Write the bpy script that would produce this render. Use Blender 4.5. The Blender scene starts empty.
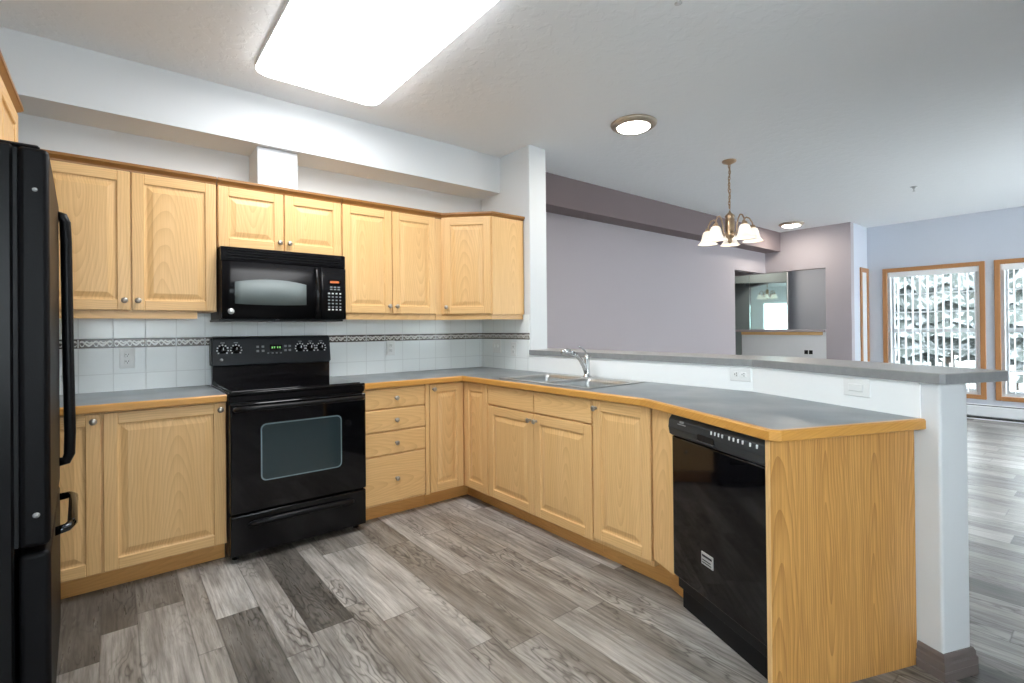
import bpy, bmesh, math, random
from mathutils import Vector, Matrix

random.seed(7)
PI = math.pi
S = bpy.context.scene
COL = S.collection

# ------------------------------------------------------------------ camera
F_PX, PPV = 496.4798, 326.3489
cam_data = bpy.data.cameras.new('camera')
cam_data.sensor_width = 36.0
cam_data.lens = F_PX / 1024 * 36.0
cam_data.shift_y = -(341.5 - PPV) / 1024
cam_data.clip_start = 0.02
cam_data.clip_end = 300
cam = bpy.data.objects.new('camera', cam_data)
COL.objects.link(cam)
r0 = Vector((0.7796777542803014, -0.6261106821439879, -0.009381534289027616))
r1 = Vector((0.004426418439814463, -0.009470915917633636, 0.9999453527925798))
r2 = Vector((0.6261653186661025, 0.779676673664713, 0.004612834584831192))
cam.matrix_world = Matrix(((r0.x, r1.x, -r2.x, -2.62137824), (r0.y, r1.y, -r2.y, -3.7023727),
                           (r0.z, r1.z, -r2.z, 1.25608866), (0, 0, 0, 1)))
S.camera = cam

# ------------------------------------------------------------------ light and exposure
S.view_settings.view_transform = 'Standard'
S.view_settings.look = 'None'
S.view_settings.exposure = 0.74
S.view_settings.gamma = 1.0
S.view_settings.use_curve_mapping = False
world = bpy.data.worlds.new('sky')
S.world = world
world.use_nodes = True
wn = world.node_tree.nodes['Background']
wn.inputs[0].default_value = (0.87, 0.945, 1.0, 1)
SKY = 8.8
wn.inputs[1].default_value = SKY
KITCHEN_LAMP = 8.5        # emission of the big diffuser
FLUSH_LAMP = 60.0
SHADE_LAMP = 0.25
S.cycles.max_bounces = 10
S.cycles.diffuse_bounces = 7
S.cycles.glossy_bounces = 5
S.cycles.transparent_max_bounces = 16
S.cycles.sample_clamp_indirect = 6.0
S.cycles.use_denoising = True

# ------------------------------------------------------------------ main dimensions (metres)
ZC = 2.742            # ceiling
CT, TH = 0.914, 0.038  # worktop height, thickness
A = math.radians(22.5)
D = Vector((-math.sin(A), -math.cos(A)))     # along the bent run, towards the camera
N = Vector((math.cos(A), -math.sin(A)))      # away from the kitchen
W2 = Vector((0, -2.46))                     # where the half wall bends
XE, XW = 5.64, 6.35   # entry wall, window wall
XL, YF = -3.60, -6.2  # left wall, wall behind the camera


def wp(t, off):        # point on the bent half wall: t along it, off away from the kitchen
    return W2 + D * t + N * off


# ------------------------------------------------------------------ node helpers
class NT:
    def __init__(self, name):
        self.m = bpy.data.materials.new(name)
        self.m.use_nodes = True
        self.t = self.m.node_tree
        self.b = self.t.nodes['Principled BSDF']
        self.out = self.t.nodes['Material Output']

    def n(self, typ, **kw):
        x = self.t.nodes.new(typ)
        for k, v in kw.items():
            setattr(x, k, v)
        return x

    def put(self, sock, v):
        if hasattr(v, 'outputs'):
            v = v.outputs[0]
        if hasattr(v, 'links'):
            self.t.links.new(v, sock)
        else:
            sock.default_value = v

    def math(self, op, a, b=0.0, c=0.0, clamp=False):
        x = self.n('ShaderNodeMath', operation=op, use_clamp=clamp)
        for i, v in enumerate((a, b, c)):
            self.put(x.inputs[i], v)
        return x.outputs[0]

    def obj(self):
        return self.n('ShaderNodeTexCoord').outputs['Object']

    def sep(self, v):
        x = self.n('ShaderNodeSeparateXYZ')
        self.put(x.inputs[0], v)
        return x.outputs

    def comb(self, x=0.0, y=0.0, z=0.0):
        c = self.n('ShaderNodeCombineXYZ')
        for i, v in enumerate((x, y, z)):
            self.put(c.inputs[i], v)
        return c.outputs[0]

    def vmul(self, v, s):
        x = self.n('ShaderNodeVectorMath', operation='MULTIPLY')
        self.put(x.inputs[0], v)
        x.inputs[1].default_value = s
        return x.outputs[0]

    def vadd(self, a, b):
        x = self.n('ShaderNodeVectorMath', operation='ADD')
        self.put(x.inputs[0], a)
        self.put(x.inputs[1], b)
        return x.outputs[0]

    def noise(self, v, scale, detail=3.0, rough=0.5, dist=0.0):
        x = self.n('ShaderNodeTexNoise')
        self.put(x.inputs['Vector'], v)
        x.inputs['Scale'].default_value = scale
        x.inputs['Detail'].default_value = detail
        x.inputs['Roughness'].default_value = rough
        x.inputs['Distortion'].default_value = dist
        return x.outputs['Fac']

    def ramp(self, f, stops, interp='LINEAR'):
        x = self.n('ShaderNodeValToRGB')
        x.color_ramp.interpolation = interp
        e = x.color_ramp.elements
        while len(e) < len(stops):
            e.new(0.5)
        for i, (p, c) in enumerate(stops):
            e[i].position = p
            e[i].color = (c[0], c[1], c[2], 1) if hasattr(c, '__len__') else (c, c, c, 1)
        self.put(x.inputs[0], f)
        return x.outputs[0]

    def mix(self, f, a, b, mode='MIX'):
        x = self.n('ShaderNodeMixRGB', blend_type=mode)
        self.put(x.inputs[0], f)
        self.put(x.inputs[1], a if hasattr(a, 'links') else (*a[:3], 1))
        self.put(x.inputs[2], b if hasattr(b, 'links') else (*b[:3], 1))
        return x.outputs[0]

    def bump(self, h, strength=0.2, dist=0.01):
        x = self.n('ShaderNodeBump')
        x.inputs['Strength'].default_value = strength
        x.inputs['Distance'].default_value = dist
        self.put(x.inputs['Height'], h)
        self.t.links.new(x.outputs[0], self.b.inputs['Normal'])

    def set(self, **kw):
        names = dict(color='Base Color', rough='Roughness', metal='Metallic', spec='Specular IOR Level',
                     ecol='Emission Color', estr='Emission Strength', coat='Coat Weight')
        for k, v in kw.items():
            if isinstance(v, tuple) and len(v) == 3:
                v = (*v, 1)
            self.put(self.b.inputs[names[k]], v)
        return self


def lin(r, g, b):
    def f(c):
        c /= 255
        return c / 12.92 if c <= 0.04045 else ((c + 0.055) / 1.055) ** 2.4
    return (f(r), f(g), f(b))


def simple(name, col, rough=0.5, metal=0.0, **kw):
    t = NT(name)
    # a faint mottling keeps every surface procedural
    nz = t.noise(t.obj(), 9.0, 2.0)
    c = t.mix(t.math('MULTIPLY', nz, 0.10), col, tuple(x * 0.7 for x in col))
    t.set(color=c, rough=rough, metal=metal, **kw)
    return t.m


def emit(name, col, strength, rough=0.4):
    t = NT(name)
    t.set(color=col, rough=rough, ecol=col, estr=strength)
    return t.m


def oak(name, light, mid, dark, axis='Z', rough=0.38, rings=1.0, streak=0.5, ring_scale=9.0, fold=0.0):
    t = NT(name)
    info = t.n('ShaderNodeObjectInfo')
    rnd = info.outputs['Random']
    o = t.sep(t.obj())
    if axis == 'Z':
        x, y, z = o[0], o[1], o[2]
    elif axis == 'X':
        x, y, z = o[2], o[1], o[0]
    else:
        x, y, z = o[0], o[2], o[1]
    off = t.math('MULTIPLY', rnd, 23.0)
    if fold:
        cell = t.math('FLOOR', t.math('DIVIDE', x, fold))
        xf = t.math('SUBTRACT', t.math('SUBTRACT', x, t.math('MULTIPLY', cell, fold)), fold / 2)
        z = t.math('ADD', z, t.math('MULTIPLY', t.math('SINE', t.math('MULTIPLY', cell, 2.7)), 0.9))
        x = xf
    shift = t.math('SUBTRACT', t.math('MULTIPLY', rnd, 1.4), 0.7)
    xo = t.math('ADD', x, t.math('MULTIPLY', t.math('SUBTRACT', t.math('FRACT', off), 0.5), 0.12))
    xy = t.math('ADD', xo, t.math('MULTIPLY', y, 0.8))
    v = t.comb(xy, off, t.math('MULTIPLY', t.math('ADD', z, shift), 0.062 if fold else 0.13))
    warp = t.noise(t.comb(t.math('MULTIPLY', xy, 6.0), off, t.math('MULTIPLY', z, 1.6)), 1.0, 2.0)
    v2 = t.vadd(v, t.comb(t.math('MULTIPLY', t.math('SUBTRACT', warp, 0.5), 0.09), 0.0, 0.0))
    d = t.math('SQRT', t.math('ADD', t.math('POWER', t.sep(v2)[0], 2.0), t.math('POWER', t.sep(v2)[2], 2.0)))
    ring = t.math('FRACT', t.math('MULTIPLY', d, ring_scale * 9.0))
    ringf = t.math('POWER', ring, 2.2)
    fine = t.noise(t.comb(t.math('MULTIPLY', xy, 150.0), off, t.math('MULTIPLY', z, 4.0)), 1.0, 3.0, 0.6)
    broad = t.noise(t.comb(t.math('MULTIPLY', xy, 9.0), off, t.math('MULTIPLY', z, 0.8)), 1.0, 2.0)
    base = t.mix(t.math('MULTIPLY', broad, 0.9), light, mid)
    c = t.mix(t.math('MULTIPLY', ringf, 0.27 * rings), base, dark)
    fs = t.ramp(fine, [(0.42, 0.0), (0.62, 1.0)])
    c = t.mix(t.math('MULTIPLY', t.sep(fs)[0], streak * 0.30), c, dark)
    t.set(color=c, rough=rough, spec=0.4)
    t.bump(fine, 0.05, 0.002)
    return t.m


# ------------------------------------------------------------------ materials
OL, OM, OD = lin(234, 195, 139), lin(222, 178, 117), lin(172, 120, 66)
M = {}
M['oak'] = oak('oak_vertical', OL, OM, OD)
M['oak_h'] = oak('oak_horizontal', OL, OM, OD, axis='X')
M['oak_edge'] = oak('oak_edging', lin(214, 160, 84), lin(200, 143, 68), lin(150, 98, 40), axis='X', rough=0.3, rings=0.5)
M['oak_trim'] = oak('oak_moulding', lin(160, 112, 58), lin(142, 96, 46), lin(100, 64, 30), axis='X', rough=0.35, rings=0.4)
M['oak_kick'] = oak('oak_kickboard', lin(214, 160, 94), lin(198, 143, 78), lin(146, 98, 50), axis='X', rings=0.6)
M['oak_panel'] = oak('oak_laminate_panel', lin(216, 164, 96), lin(202, 148, 80), lin(136, 88, 38), rings=1.9, streak=1.2, ring_scale=10.0, fold=0.215)
M['wood_casing'] = oak('window_casing_oak', lin(186, 132, 84), lin(172, 118, 70), lin(124, 80, 46), rings=0.4)
M['white_wall'] = None


def paint(name, col, scale=70.0, strength=0.05, rough=0.75):
    t = NT(name)
    p = t.obj()
    nz = t.noise(p, scale, 3.0)
    c = t.mix(t.math('MULTIPLY', t.noise(p, 1.2, 2.0), 0.10), col, tuple(x * 0.85 for x in col))
    t.set(color=c, rough=rough, spec=0.25)
    t.bump(nz, strength, 0.004)
    return t.m


M['white_wall'] = paint('white_paint', lin(216, 219, 221))
M['grey_wall'] = paint('lilac_grey_paint', lin(176, 168, 172))
M['taupe_wall'] = paint('taupe_paint', lin(126, 113, 114))
M['lit_grey_wall'] = paint('lit_grey_paint', lin(200, 204, 213))  # lilac grey walls paled and cooled, the light put into the colour
M['white_trim'] = simple('white_trim_paint', lin(228, 230, 232), 0.4)
M['outside_wall'] = simple('outer_siding', lin(170, 165, 155), 0.8)

t = NT('knockdown_ceiling')
p = t.obj()
a = t.noise(p, 16.0, 3.0, 0.55, 0.4)
b = t.ramp(a, [(0.50, 0.0), (0.60, 1.0)])
t.set(color=lin(235, 237, 239), rough=0.8, spec=0.2)
t.bump(b, 0.20, 0.005)
M['ceiling'] = t.m

# floor: vinyl planks of several widths running along Y
t = NT('grey_vinyl_planks')
o = t.sep(t.obj())
P = 0.56
edges = (0.092, 0.262, 0.385)
xs = t.math('ADD', o[0], 20.0 * P + 0.13)
per = t.math('FLOOR', t.math('DIVIDE', xs, P))
m = t.math('SUBTRACT', xs, t.math('MULTIPLY', per, P))
row = t.math('MULTIPLY', per, 4.0)
dist = t.math('MINIMUM', m, t.math('SUBTRACT', P, m))
for e in edges:
    row = t.math('ADD', row, t.math('GREATER_THAN', m, e))
    dist = t.math('MINIMUM', dist, t.math('ABSOLUTE', t.math('SUBTRACT', m, e)))
w1 = t.n('ShaderNodeTexWhiteNoise', noise_dimensions='1D')
t.put(w1.inputs['W'], row)
rr = w1.outputs['Value']
w1b = t.n('ShaderNodeTexWhiteNoise', noise_dimensions='1D')
t.put(w1b.inputs['W'], t.math('ADD', row, 57.3))
ln = t.math('ADD', 0.62, t.math('MULTIPLY', w1b.outputs['Value'], 0.6))
ys = t.math('DIVIDE', t.math('ADD', t.math('ADD', o[1], 40.0), t.math('MULTIPLY', rr, 5.0)), ln)
colm = t.math('FLOOR', ys)
fy = t.math('FRACT', ys)
dy = t.math('MULTIPLY', t.math('MINIMUM', fy, t.math('SUBTRACT', 1.0, fy)), ln)
dist = t.math('MINIMUM', dist, dy)
w2 = t.n('ShaderNodeTexWhiteNoise', noise_dimensions='2D')
t.put(w2.inputs['Vector'], t.comb(row, colm, 0.0))
tone = w2.outputs['Value']
pc = t.ramp(tone, [(0.0, lin(106, 102, 97)), (0.16, lin(142, 138, 132)), (0.4, lin(168, 163, 156)),
                   (0.75, lin(187, 183, 178)), (1.0, lin(212, 210, 206))])
poff = t.math('MULTIPLY', tone, 91.0)
gx = t.math('MULTIPLY', o[0], 1.0)
wv = t.noise(t.comb(t.math('MULTIPLY', o[0], 9.0), t.math('MULTIPLY', o[1], 2.2), poff), 1.0, 3.0, 0.5)
cath = t.math('FRACT', t.math('ADD', t.math('MULTIPLY', wv, 13.0), t.math('MULTIPLY', o[0], 12.0)))
cath = t.math('POWER', t.math('ABSOLUTE', t.math('SUBTRACT', t.math('MULTIPLY', cath, 2.0), 1.0)), 3.0)
patch = t.ramp(t.noise(t.comb(t.math('MULTIPLY', o[0], 5.0), t.math('MULTIPLY', o[1], 1.6), poff), 1.0, 1.0), [(0.45, 0.0), (0.62, 1.0)])
cath = t.math('MULTIPLY', cath, t.sep(patch)[0])
grain = t.noise(t.comb(t.math('MULTIPLY', o[0], 70.0), t.math('MULTIPLY', o[1], 4.0), poff), 1.0, 4.0, 0.65)
gr = t.sep(t.ramp(grain, [(0.35, 0.0), (0.68, 1.0)]))[0]
blot = t.noise(t.comb(t.math('MULTIPLY', o[0], 11.0), t.math('MULTIPLY', o[1], 1.7), poff), 1.0, 3.0)
c = t.mix(t.math('MULTIPLY', gr, 0.75), pc, t.mix(1.0, pc, lin(158, 154, 150), 'MULTIPLY'))
c = t.mix(t.math('MULTIPLY', t.sep(t.ramp(blot, [(0.4, 0.0), (0.62, 1.0)]))[0], 0.62), c, t.mix(1.0, c, lin(165, 160, 155), 'MULTIPLY'))
c = t.mix(t.math('MULTIPLY', cath, 0.75), c, t.mix(1.0, c, lin(112, 107, 102), 'MULTIPLY'))
seam = t.sep(t.ramp(dist, [(0.0, 1.0), (0.004, 0.0)]))[0]
c = t.mix(t.math('MULTIPLY', seam, 0.6), c, lin(70, 66, 62))
t.set(color=c, rough=t.math('ADD', 0.27, t.math('MULTIPLY', gr, 0.10)), spec=0.45)
t.bump(t.math('ADD', t.math('MULTIPLY', gr, -0.3), t.math('MULTIPLY', seam, -1.0)), 0.12, 0.002)
M['floor'] = t.m


def tile_mat(name, axis, off, border):
    t = NT(name)
    o = t.sep(t.obj())
    u = o[axis]
    z = o[2]
    T = 0.1525
    f = t.math('MODULO', t.math('ADD', u, 30 * T - off), T)
    du = t.math('MINIMUM', f, t.math('SUBTRACT', T, f))
    low = t.math('LESS_THAN', z, 1.1925)
    zz = t.math('ADD', t.math('MULTIPLY', t.math('SUBTRACT', 1.167, z), low),
                t.math('MULTIPLY', t.math('SUBTRACT', z, 1.219), t.math('SUBTRACT', 1.0, low)))
    fz = t.math('MODULO', t.math('ADD', zz, 10 * T), T)
    dz = t.math('MINIMUM', fz, t.math('SUBTRACT', T, fz))
    inb = t.math('MULTIPLY', t.math('GREATER_THAN', z, 1.167), t.math('LESS_THAN', z, 1.219))
    g = t.math('MINIMUM', du, dz)
    grout = t.sep(t.ramp(g, [(0.0, 1.0), (0.0016, 1.0), (0.0028, 0.0)]))[0]
    tilec = t.mix(t.math('MULTIPLY', t.noise(t.obj(), 3.0), 0.2), lin(240, 245, 245), lin(228, 234, 234))
    c = t.mix(t.math('MULTIPLY', grout, 0.38), tilec, lin(178, 180, 180))
    if border:
        # listello: brown-grey ground with two pale rope scrolls per tile, pale edges at the tile ends
        k = t.math('DIVIDE', f, T)
        zl = t.math('DIVIDE', t.math('SUBTRACT', z, 1.193), 0.020)
        ph = t.math('MULTIPLY', k, 2 * PI * 2.5)
        s1 = t.math('MULTIPLY', t.math('SINE', ph), 0.55)
        s2 = t.math('MULTIPLY', t.math('SINE', t.math('ADD', t.math('MULTIPLY', ph, 2.0), 1.2)), 0.35)
        b1 = t.math('LESS_THAN', t.math('ABSOLUTE', t.math('SUBTRACT', zl, s1)), 0.30)
        b2 = t.math('LESS_THAN', t.math('ABSOLUTE', t.math('SUBTRACT', zl, t.math('SUBTRACT', s2, s1))), 0.24)
        pat = t.math('MAXIMUM', b1, b2)
        inside = t.math('LESS_THAN', t.math('ABSOLUTE', zl), 0.92)
        endm = t.math('GREATER_THAN', du, 0.006)
        pat = t.math('MULTIPLY', t.math('MULTIPLY', pat, inside), endm)
        nz = t.noise(t.vmul(t.obj(), (160, 160, 160)), 1.0, 2.0)
        ground = t.mix(nz, lin(70, 64, 60), lin(118, 110, 104))
        bc = t.mix(t.math('MULTIPLY', pat, 0.85), ground, lin(226, 224, 218))
        bc = t.mix(t.math('LESS_THAN', du, 0.0035), bc, lin(212, 214, 212))
        edge = t.math('GREATER_THAN', t.math('ABSOLUTE', t.math('SUBTRACT', z, 1.193)), 0.0225)
        bc = t.mix(edge, bc, lin(58, 54, 52))
        c = t.mix(inb, c, bc)
    t.set(color=c, rough=0.22, spec=0.5)
    t.bump(t.math('MULTIPLY', grout, -1.0), 0.3, 0.002)
    return t.m


M['tile_x'] = tile_mat('backsplash_tile_range_side', 0, -0.0305, True)
M['tile_y'] = tile_mat('backsplash_tile_side', 1, -0.0305, True)
M['tile_plain'] = simple('glazed_white_splash', lin(244, 247, 247), 0.28)

t = NT('slate_laminate')
p = t.obj()
n1 = t.noise(p, 4.0, 2.0, 0.5, 0.0)
n2 = t.noise(p, 60.0, 3.0)
c = t.ramp(n1, [(0.3, lin(108, 118, 126)), (0.5, lin(126, 134, 139)), (0.7, lin(148, 153, 156))])
c = t.mix(t.math('MULTIPLY', n2, 0.4), c, lin(98, 106, 112))
t.set(color=c, rough=0.34, spec=0.5)
M['laminate'] = t.m
t = NT('grey_bar_laminate')
p = t.obj()
c = t.mix(t.noise(p, 30.0, 4.0, 0.6), lin(150, 149, 147), lin(180, 178, 174))
t.set(color=c, rough=0.28, spec=0.5)
M['bar'] = t.m
t = NT('grey_bar_edge')
p = t.obj()
c = t.mix(t.noise(p, 30.0, 4.0, 0.6), lin(122, 124, 126), lin(150, 151, 151))
t.set(color=c, rough=0.35)
M['bar_edge'] = t.m

M['black_gloss'] = simple('black_gloss_enamel', (0.004, 0.004, 0.005), 0.14, spec=0.35)
t = NT('black_pebbled_steel')
t.set(color=(0.004, 0.004, 0.005), rough=0.45, spec=0.15)
t.bump(t.noise(t.obj(), 260.0, 2.0), 0.15, 0.002)
M['black_pebble'] = t.m
M['mw_black'] = simple('black_microwave_plastic', (0.006, 0.006, 0.007), 0.22, spec=0.12)
M['black_satin'] = simple('black_satin_plastic', (0.005, 0.005, 0.006), 0.34, spec=0.2)
M['black_glass'] = simple('black_glass', (0.003, 0.003, 0.004), 0.05, spec=0.45)
M['black_matt'] = simple('black_matt_plastic', (0.010, 0.010, 0.011), 0.5, spec=0.25)
M['oven_window'] = simple('smoked_oven_glass', lin(44, 57, 61), 0.07, spec=0.6)
M['oven_rim'] = simple('pale_glass_rim', lin(120, 140, 146), 0.2)
M['mw_window'] = simple('grey_mesh_glass', lin(112, 121, 121), 0.45, spec=0.3)
M['panel_grey'] = simple('charcoal_control_panel', lin(34, 37, 41), 0.32, spec=0.35)
M['dw_panel'] = simple('charcoal_dishwasher_panel', lin(46, 50, 53), 0.42, spec=0.35)
M['white_mark'] = simple('white_print', lin(225, 228, 228), 0.5)
M['grey_mark'] = simple('grey_print', lin(140, 145, 148), 0.5)
M['green_led'] = emit('green_display', lin(140, 220, 120), 0.35)
M['orange_led'] = emit('amber_display', lin(190, 100, 50), 0.15)
M['silver'] = simple('silver_badge', lin(205, 207, 208), 0.3, 0.6)
M['nickel'] = simple('brushed_nickel', lin(178, 172, 162), 0.28, 0.95)
M['chrome'] = simple('chrome', lin(205, 207, 208), 0.10, 1.0)
M['dark_chrome'] = simple('dark_chrome', lin(70, 74, 78), 0.12, 1.0)
t = NT('brushed_stainless')
nz = t.noise(t.vmul(t.obj(), (8, 200, 8)), 1.0, 2.0)
t.set(color=t.mix(nz, lin(170, 172, 172), lin(205, 207, 207)), metal=1.0, rough=0.33)
M['stainless'] = t.m
M['brass'] = simple('antique_brass', lin(182, 156, 128), 0.28, 0.9)
M['warm_nickel'] = simple('warm_nickel_ring', lin(190, 176, 160), 0.3, 0.9)
M['plate'] = simple('white_plastic_plate', lin(232, 234, 233), 0.35)
M['slot'] = simple('grey_slot', lin(90, 92, 92), 0.5)
M['taupe'] = simple('taupe_baseboard', lin(112, 102, 98), 0.45)
M['diffuser'] = emit('lamp_diffuser_acrylic', (0.97, 0.985, 1.0), KITCHEN_LAMP)
M['flush'] = emit('flush_lamp_glass', (1.0, 0.93, 0.82), FLUSH_LAMP)
M['shade'] = emit('alabaster_lamp_shade', (1.0, 0.93, 0.83), SHADE_LAMP)
M['bulb'] = emit('bulb', (1.0, 0.9, 0.75), 14.0)
M['vinyl'] = simple('white_vinyl_frame', lin(236, 238, 240), 0.4)
M['slat'] = simple('white_blind_slat', lin(240, 241, 242), 0.5)
M['dark_gap'] = simple('dark_recess', (0.02, 0.02, 0.02), 0.8)
t = NT('dimmed_snow_ground')  # snow ground, colour darkened to offset the strong sky light
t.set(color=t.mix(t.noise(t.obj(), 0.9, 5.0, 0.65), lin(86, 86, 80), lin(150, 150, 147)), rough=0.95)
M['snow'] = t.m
M['fence_wood'] = simple('weathered_fence', lin(150, 148, 145), 0.8)
M['bark'] = simple('tree_bark', lin(84, 74, 66), 0.9)
t = NT('snowy_conifer')
g = t.n('ShaderNodeNewGeometry')
nzf = t.noise(t.obj(), 6.5, 4.0)
snowf = t.sep(t.ramp(nzf, [(0.50, 0.0), (0.60, 1.0)]))[0]
t.set(color=t.mix(snowf, t.mix(t.noise(t.obj(), 7.0), lin(40, 46, 44), lin(70, 76, 72)), lin(128, 132, 134)), rough=0.9)
M['conifer'] = t.m
t = NT('teal_mirror')
t.set(color=t.mix(t.noise(t.obj(), 2.0), (0.60, 0.74, 0.71), (0.56, 0.72, 0.69)), metal=1.0, rough=0.03)
M['mirror'] = t.m
t = NT('window_glass')
tr = t.n('ShaderNodeBsdfTransparent')
tr.inputs[0].default_value = (0.95, 0.97, 0.97, 1)
gl = t.n('ShaderNodeBsdfGlossy')
gl.inputs['Roughness'].default_value = 0.02
fr = t.n('ShaderNodeFresnel')
fr.inputs[0].default_value = 1.45
mx = t.n('ShaderNodeMixShader')
t.t.links.new(fr.outputs[0], mx.inputs[0])
t.t.links.new(tr.outputs[0], mx.inputs[1])
t.t.links.new(gl.outputs[0], mx.inputs[2])
t.t.links.new(mx.outputs[0], t.out.inputs[0])
M['glass'] = t.m


# ------------------------------------------------------------------ mesh builder
class MB:
    def __init__(self):
        self.bm = bmesh.new()

    def _mi(self, faces, mi, smooth=False):
        for f in faces:
            f.material_index = mi
            f.smooth = smooth

    def box(self, x0, x1, y0, y1, z0, z1, bev=0.0, mi=0, seg=1):
        r = bmesh.ops.create_cube(self.bm, size=1.0)
        vs = r['verts']
        for v in vs:
            v.co = Vector(((x0 + x1) / 2 + v.co.x * (x1 - x0), (y0 + y1) / 2 + v.co.y * (y1 - y0), (z0 + z1) / 2 + v.co.z * (z1 - z0)))
        fs = {f for v in vs for f in v.link_faces}
        self._mi(fs, mi)
        if bev > 0:
            es = list({e for v in vs for e in v.link_edges})
            rr = bmesh.ops.bevel(self.bm, geom=es, offset=bev, segments=seg, affect='EDGES', profile=0.5)
            self._mi(rr['faces'], mi, seg > 1)
        return self

    def lathe(self, prof, c=(0, 0, 0), axis='Z', seg=20, mi=0, smooth=True, arc=None):
        rings = []
        for r, h in prof:
            ring = []
            for k in range(seg):
                a = 2 * PI * k / seg
                x, y = max(r, 1e-5) * math.cos(a), max(r, 1e-5) * math.sin(a)
                if axis == 'Z':
                    p = (c[0] + x, c[1] + y, c[2] + h)
                elif axis == 'Y':
                    p = (c[0] + x, c[1] + h, c[2] + y)
                else:
                    p = (c[0] + h, c[1] + x, c[2] + y)
                ring.append(self.bm.verts.new(p))
            rings.append(ring)
        fs = []
        for a, b in zip(rings, rings[1:]):
            for k in range(seg):
                fs.append(self.bm.faces.new((a[k], a[(k + 1) % seg], b[(k + 1) % seg], b[k])))
        for ring, (r, h) in ((rings[0], prof[0]), (rings[-1], prof[-1])):
            if r > 1e-4:
                fs.append(self.bm.faces.new(ring))
        self._mi(fs, mi, smooth)
        return self

    def tube(self, pts, rad, seg=10, mi=0, flat=1.0, caps=True):
        pts = [Vector(p) for p in pts]
        rad = rad if hasattr(rad, '__len__') else [rad] * len(pts)
        rings = []
        up = None
        for i, p in enumerate(pts):
            tg = (pts[min(i + 1, len(pts) - 1)] - pts[max(i - 1, 0)]).normalized()
            if up is None:
                up = Vector((0, 0, 1)) if abs(tg.z) < 0.9 else Vector((1, 0, 0))
            s = tg.cross(up).normalized()
            up = s.cross(tg).normalized()
            rings.append([self.bm.verts.new(p + (s * math.cos(2 * PI * k / seg) + up * flat * math.sin(2 * PI * k / seg)) * rad[i]) for k in range(seg)])
        fs = []
        for a, b in zip(rings, rings[1:]):
            for k in range(seg):
                fs.append(self.bm.faces.new((a[k], a[(k + 1) % seg], b[(k + 1) % seg], b[k])))
        if caps:
            fs.append(self.bm.faces.new(rings[0]))
            fs.append(self.bm.faces.new(rings[-1]))
        self._mi(fs, mi, True)
        return self

    def prism(self, poly, z0, z1, bev=0.0, mi=0, seg=1):
        lo = [self.bm.verts.new((p[0], p[1], z0)) for p in poly]
        hi = [self.bm.verts.new((p[0], p[1], z1)) for p in poly]
        n = len(poly)
        fs = [self.bm.faces.new(lo), self.bm.faces.new(hi)]
        for k in range(n):
            fs.append(self.bm.faces.new((lo[k], lo[(k + 1) % n], hi[(k + 1) % n], hi[k])))
        self._mi(fs, mi)
        if bev > 0:
            es = list({e for f in fs for e in f.edges})
            rr = bmesh.ops.bevel(self.bm, geom=es, offset=bev, segments=seg, affect='EDGES', profile=0.5)
            self._mi(rr['faces'], mi)
        return self

    def rings(self, rects, mi=0, y_back=None):
        """concentric rectangles (x0,x1,z0,z1,y) joined into one relief facing -Y"""
        rs = []
        for x0, x1, z0, z1, y in rects:
            rs.append([self.bm.verts.new(p) for p in ((x0, y, z0), (x1, y, z0), (x1, y, z1), (x0, y, z1))])
        fs = []
        for a, b in zip(rs, rs[1:]):
            for k in range(4):
                fs.append(self.bm.faces.new((a[k], a[(k + 1) % 4], b[(k + 1) % 4], b[k])))
        fs.append(self.bm.faces.new(rs[-1]))
        if y_back is not None:
            fs.append(self.bm.faces.new(rs[0]))
        self._mi(fs, mi)
        return self

    def sweep(self, prof, path, mi=0):
        """profile [(outward, z)] mitred along an open path; outward is to the right of travel"""
        path = [Vector(p) for p in path]
        rings = []
        for i, p in enumerate(path):
            d0 = (p - path[i - 1]).normalized() if i > 0 else None
            d1 = (path[i + 1] - p).normalized() if i < len(path) - 1 else None
            d0 = d0 or d1
            d1 = d1 or d0
            n0, n1 = Vector((d0.y, -d0.x)), Vector((d1.y, -d1.x))
            b = (n0 + n1).normalized()
            k = 1 / max(b.dot(n0), 0.3)
            rings.append([self.bm.verts.new((p.x + b.x * k * o, p.y + b.y * k * o, z)) for o, z in prof])
        fs = []
        n = len(prof)
        for a, b in zip(rings, rings[1:]):
            for k in range(n):
                fs.append(self.bm.faces.new((a[k], a[(k + 1) % n], b[(k + 1) % n], b[k])))
        fs.append(self.bm.faces.new(rings[0]))
        fs.append(self.bm.faces.new(rings[-1]))
        self._mi(fs, mi)
        return self

    def build(self, name, mats, parent=None, center=True, at=None):
        bmesh.ops.recalc_face_normals(self.bm, faces=self.bm.faces[:])
        me = bpy.data.meshes.new(name)
        loc = Vector((0, 0, 0))
        if at is not None:
            loc = Vector(at)
        elif center and self.bm.verts:
            lo = Vector([min(v.co[i] for v in self.bm.verts) for i in range(3)])
            hi = Vector([max(v.co[i] for v in self.bm.verts) for i in range(3)])
            loc = (lo + hi) / 2
        for v in self.bm.verts:
            v.co -= loc
        self.bm.to_mesh(me)
        self.bm.free()
        for m in (mats if isinstance(mats, (list, tuple)) else [mats]):
            me.materials.append(M[m] if isinstance(m, str) else m)
        o = bpy.data.objects.new(name, me)
        COL.objects.link(o)
        if parent is not None:
            o.parent = parent
            # sub-parts: keep coordinates of the thing's frame
            if parent.type == 'MESH':
                loc = loc - parent.location
        o.location = loc
        return o


def thing(name, label, cat, loc=(0, 0, 0), rotz=0.0, group=None):
    o = bpy.data.objects.new(name, None)
    o.empty_display_size = 0.1
    COL.objects.link(o)
    o.location = loc
    o.rotation_euler = (0, 0, rotz)
    o['label'] = label
    o['category'] = cat
    if group:
        o['group'] = group
    return o


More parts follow.
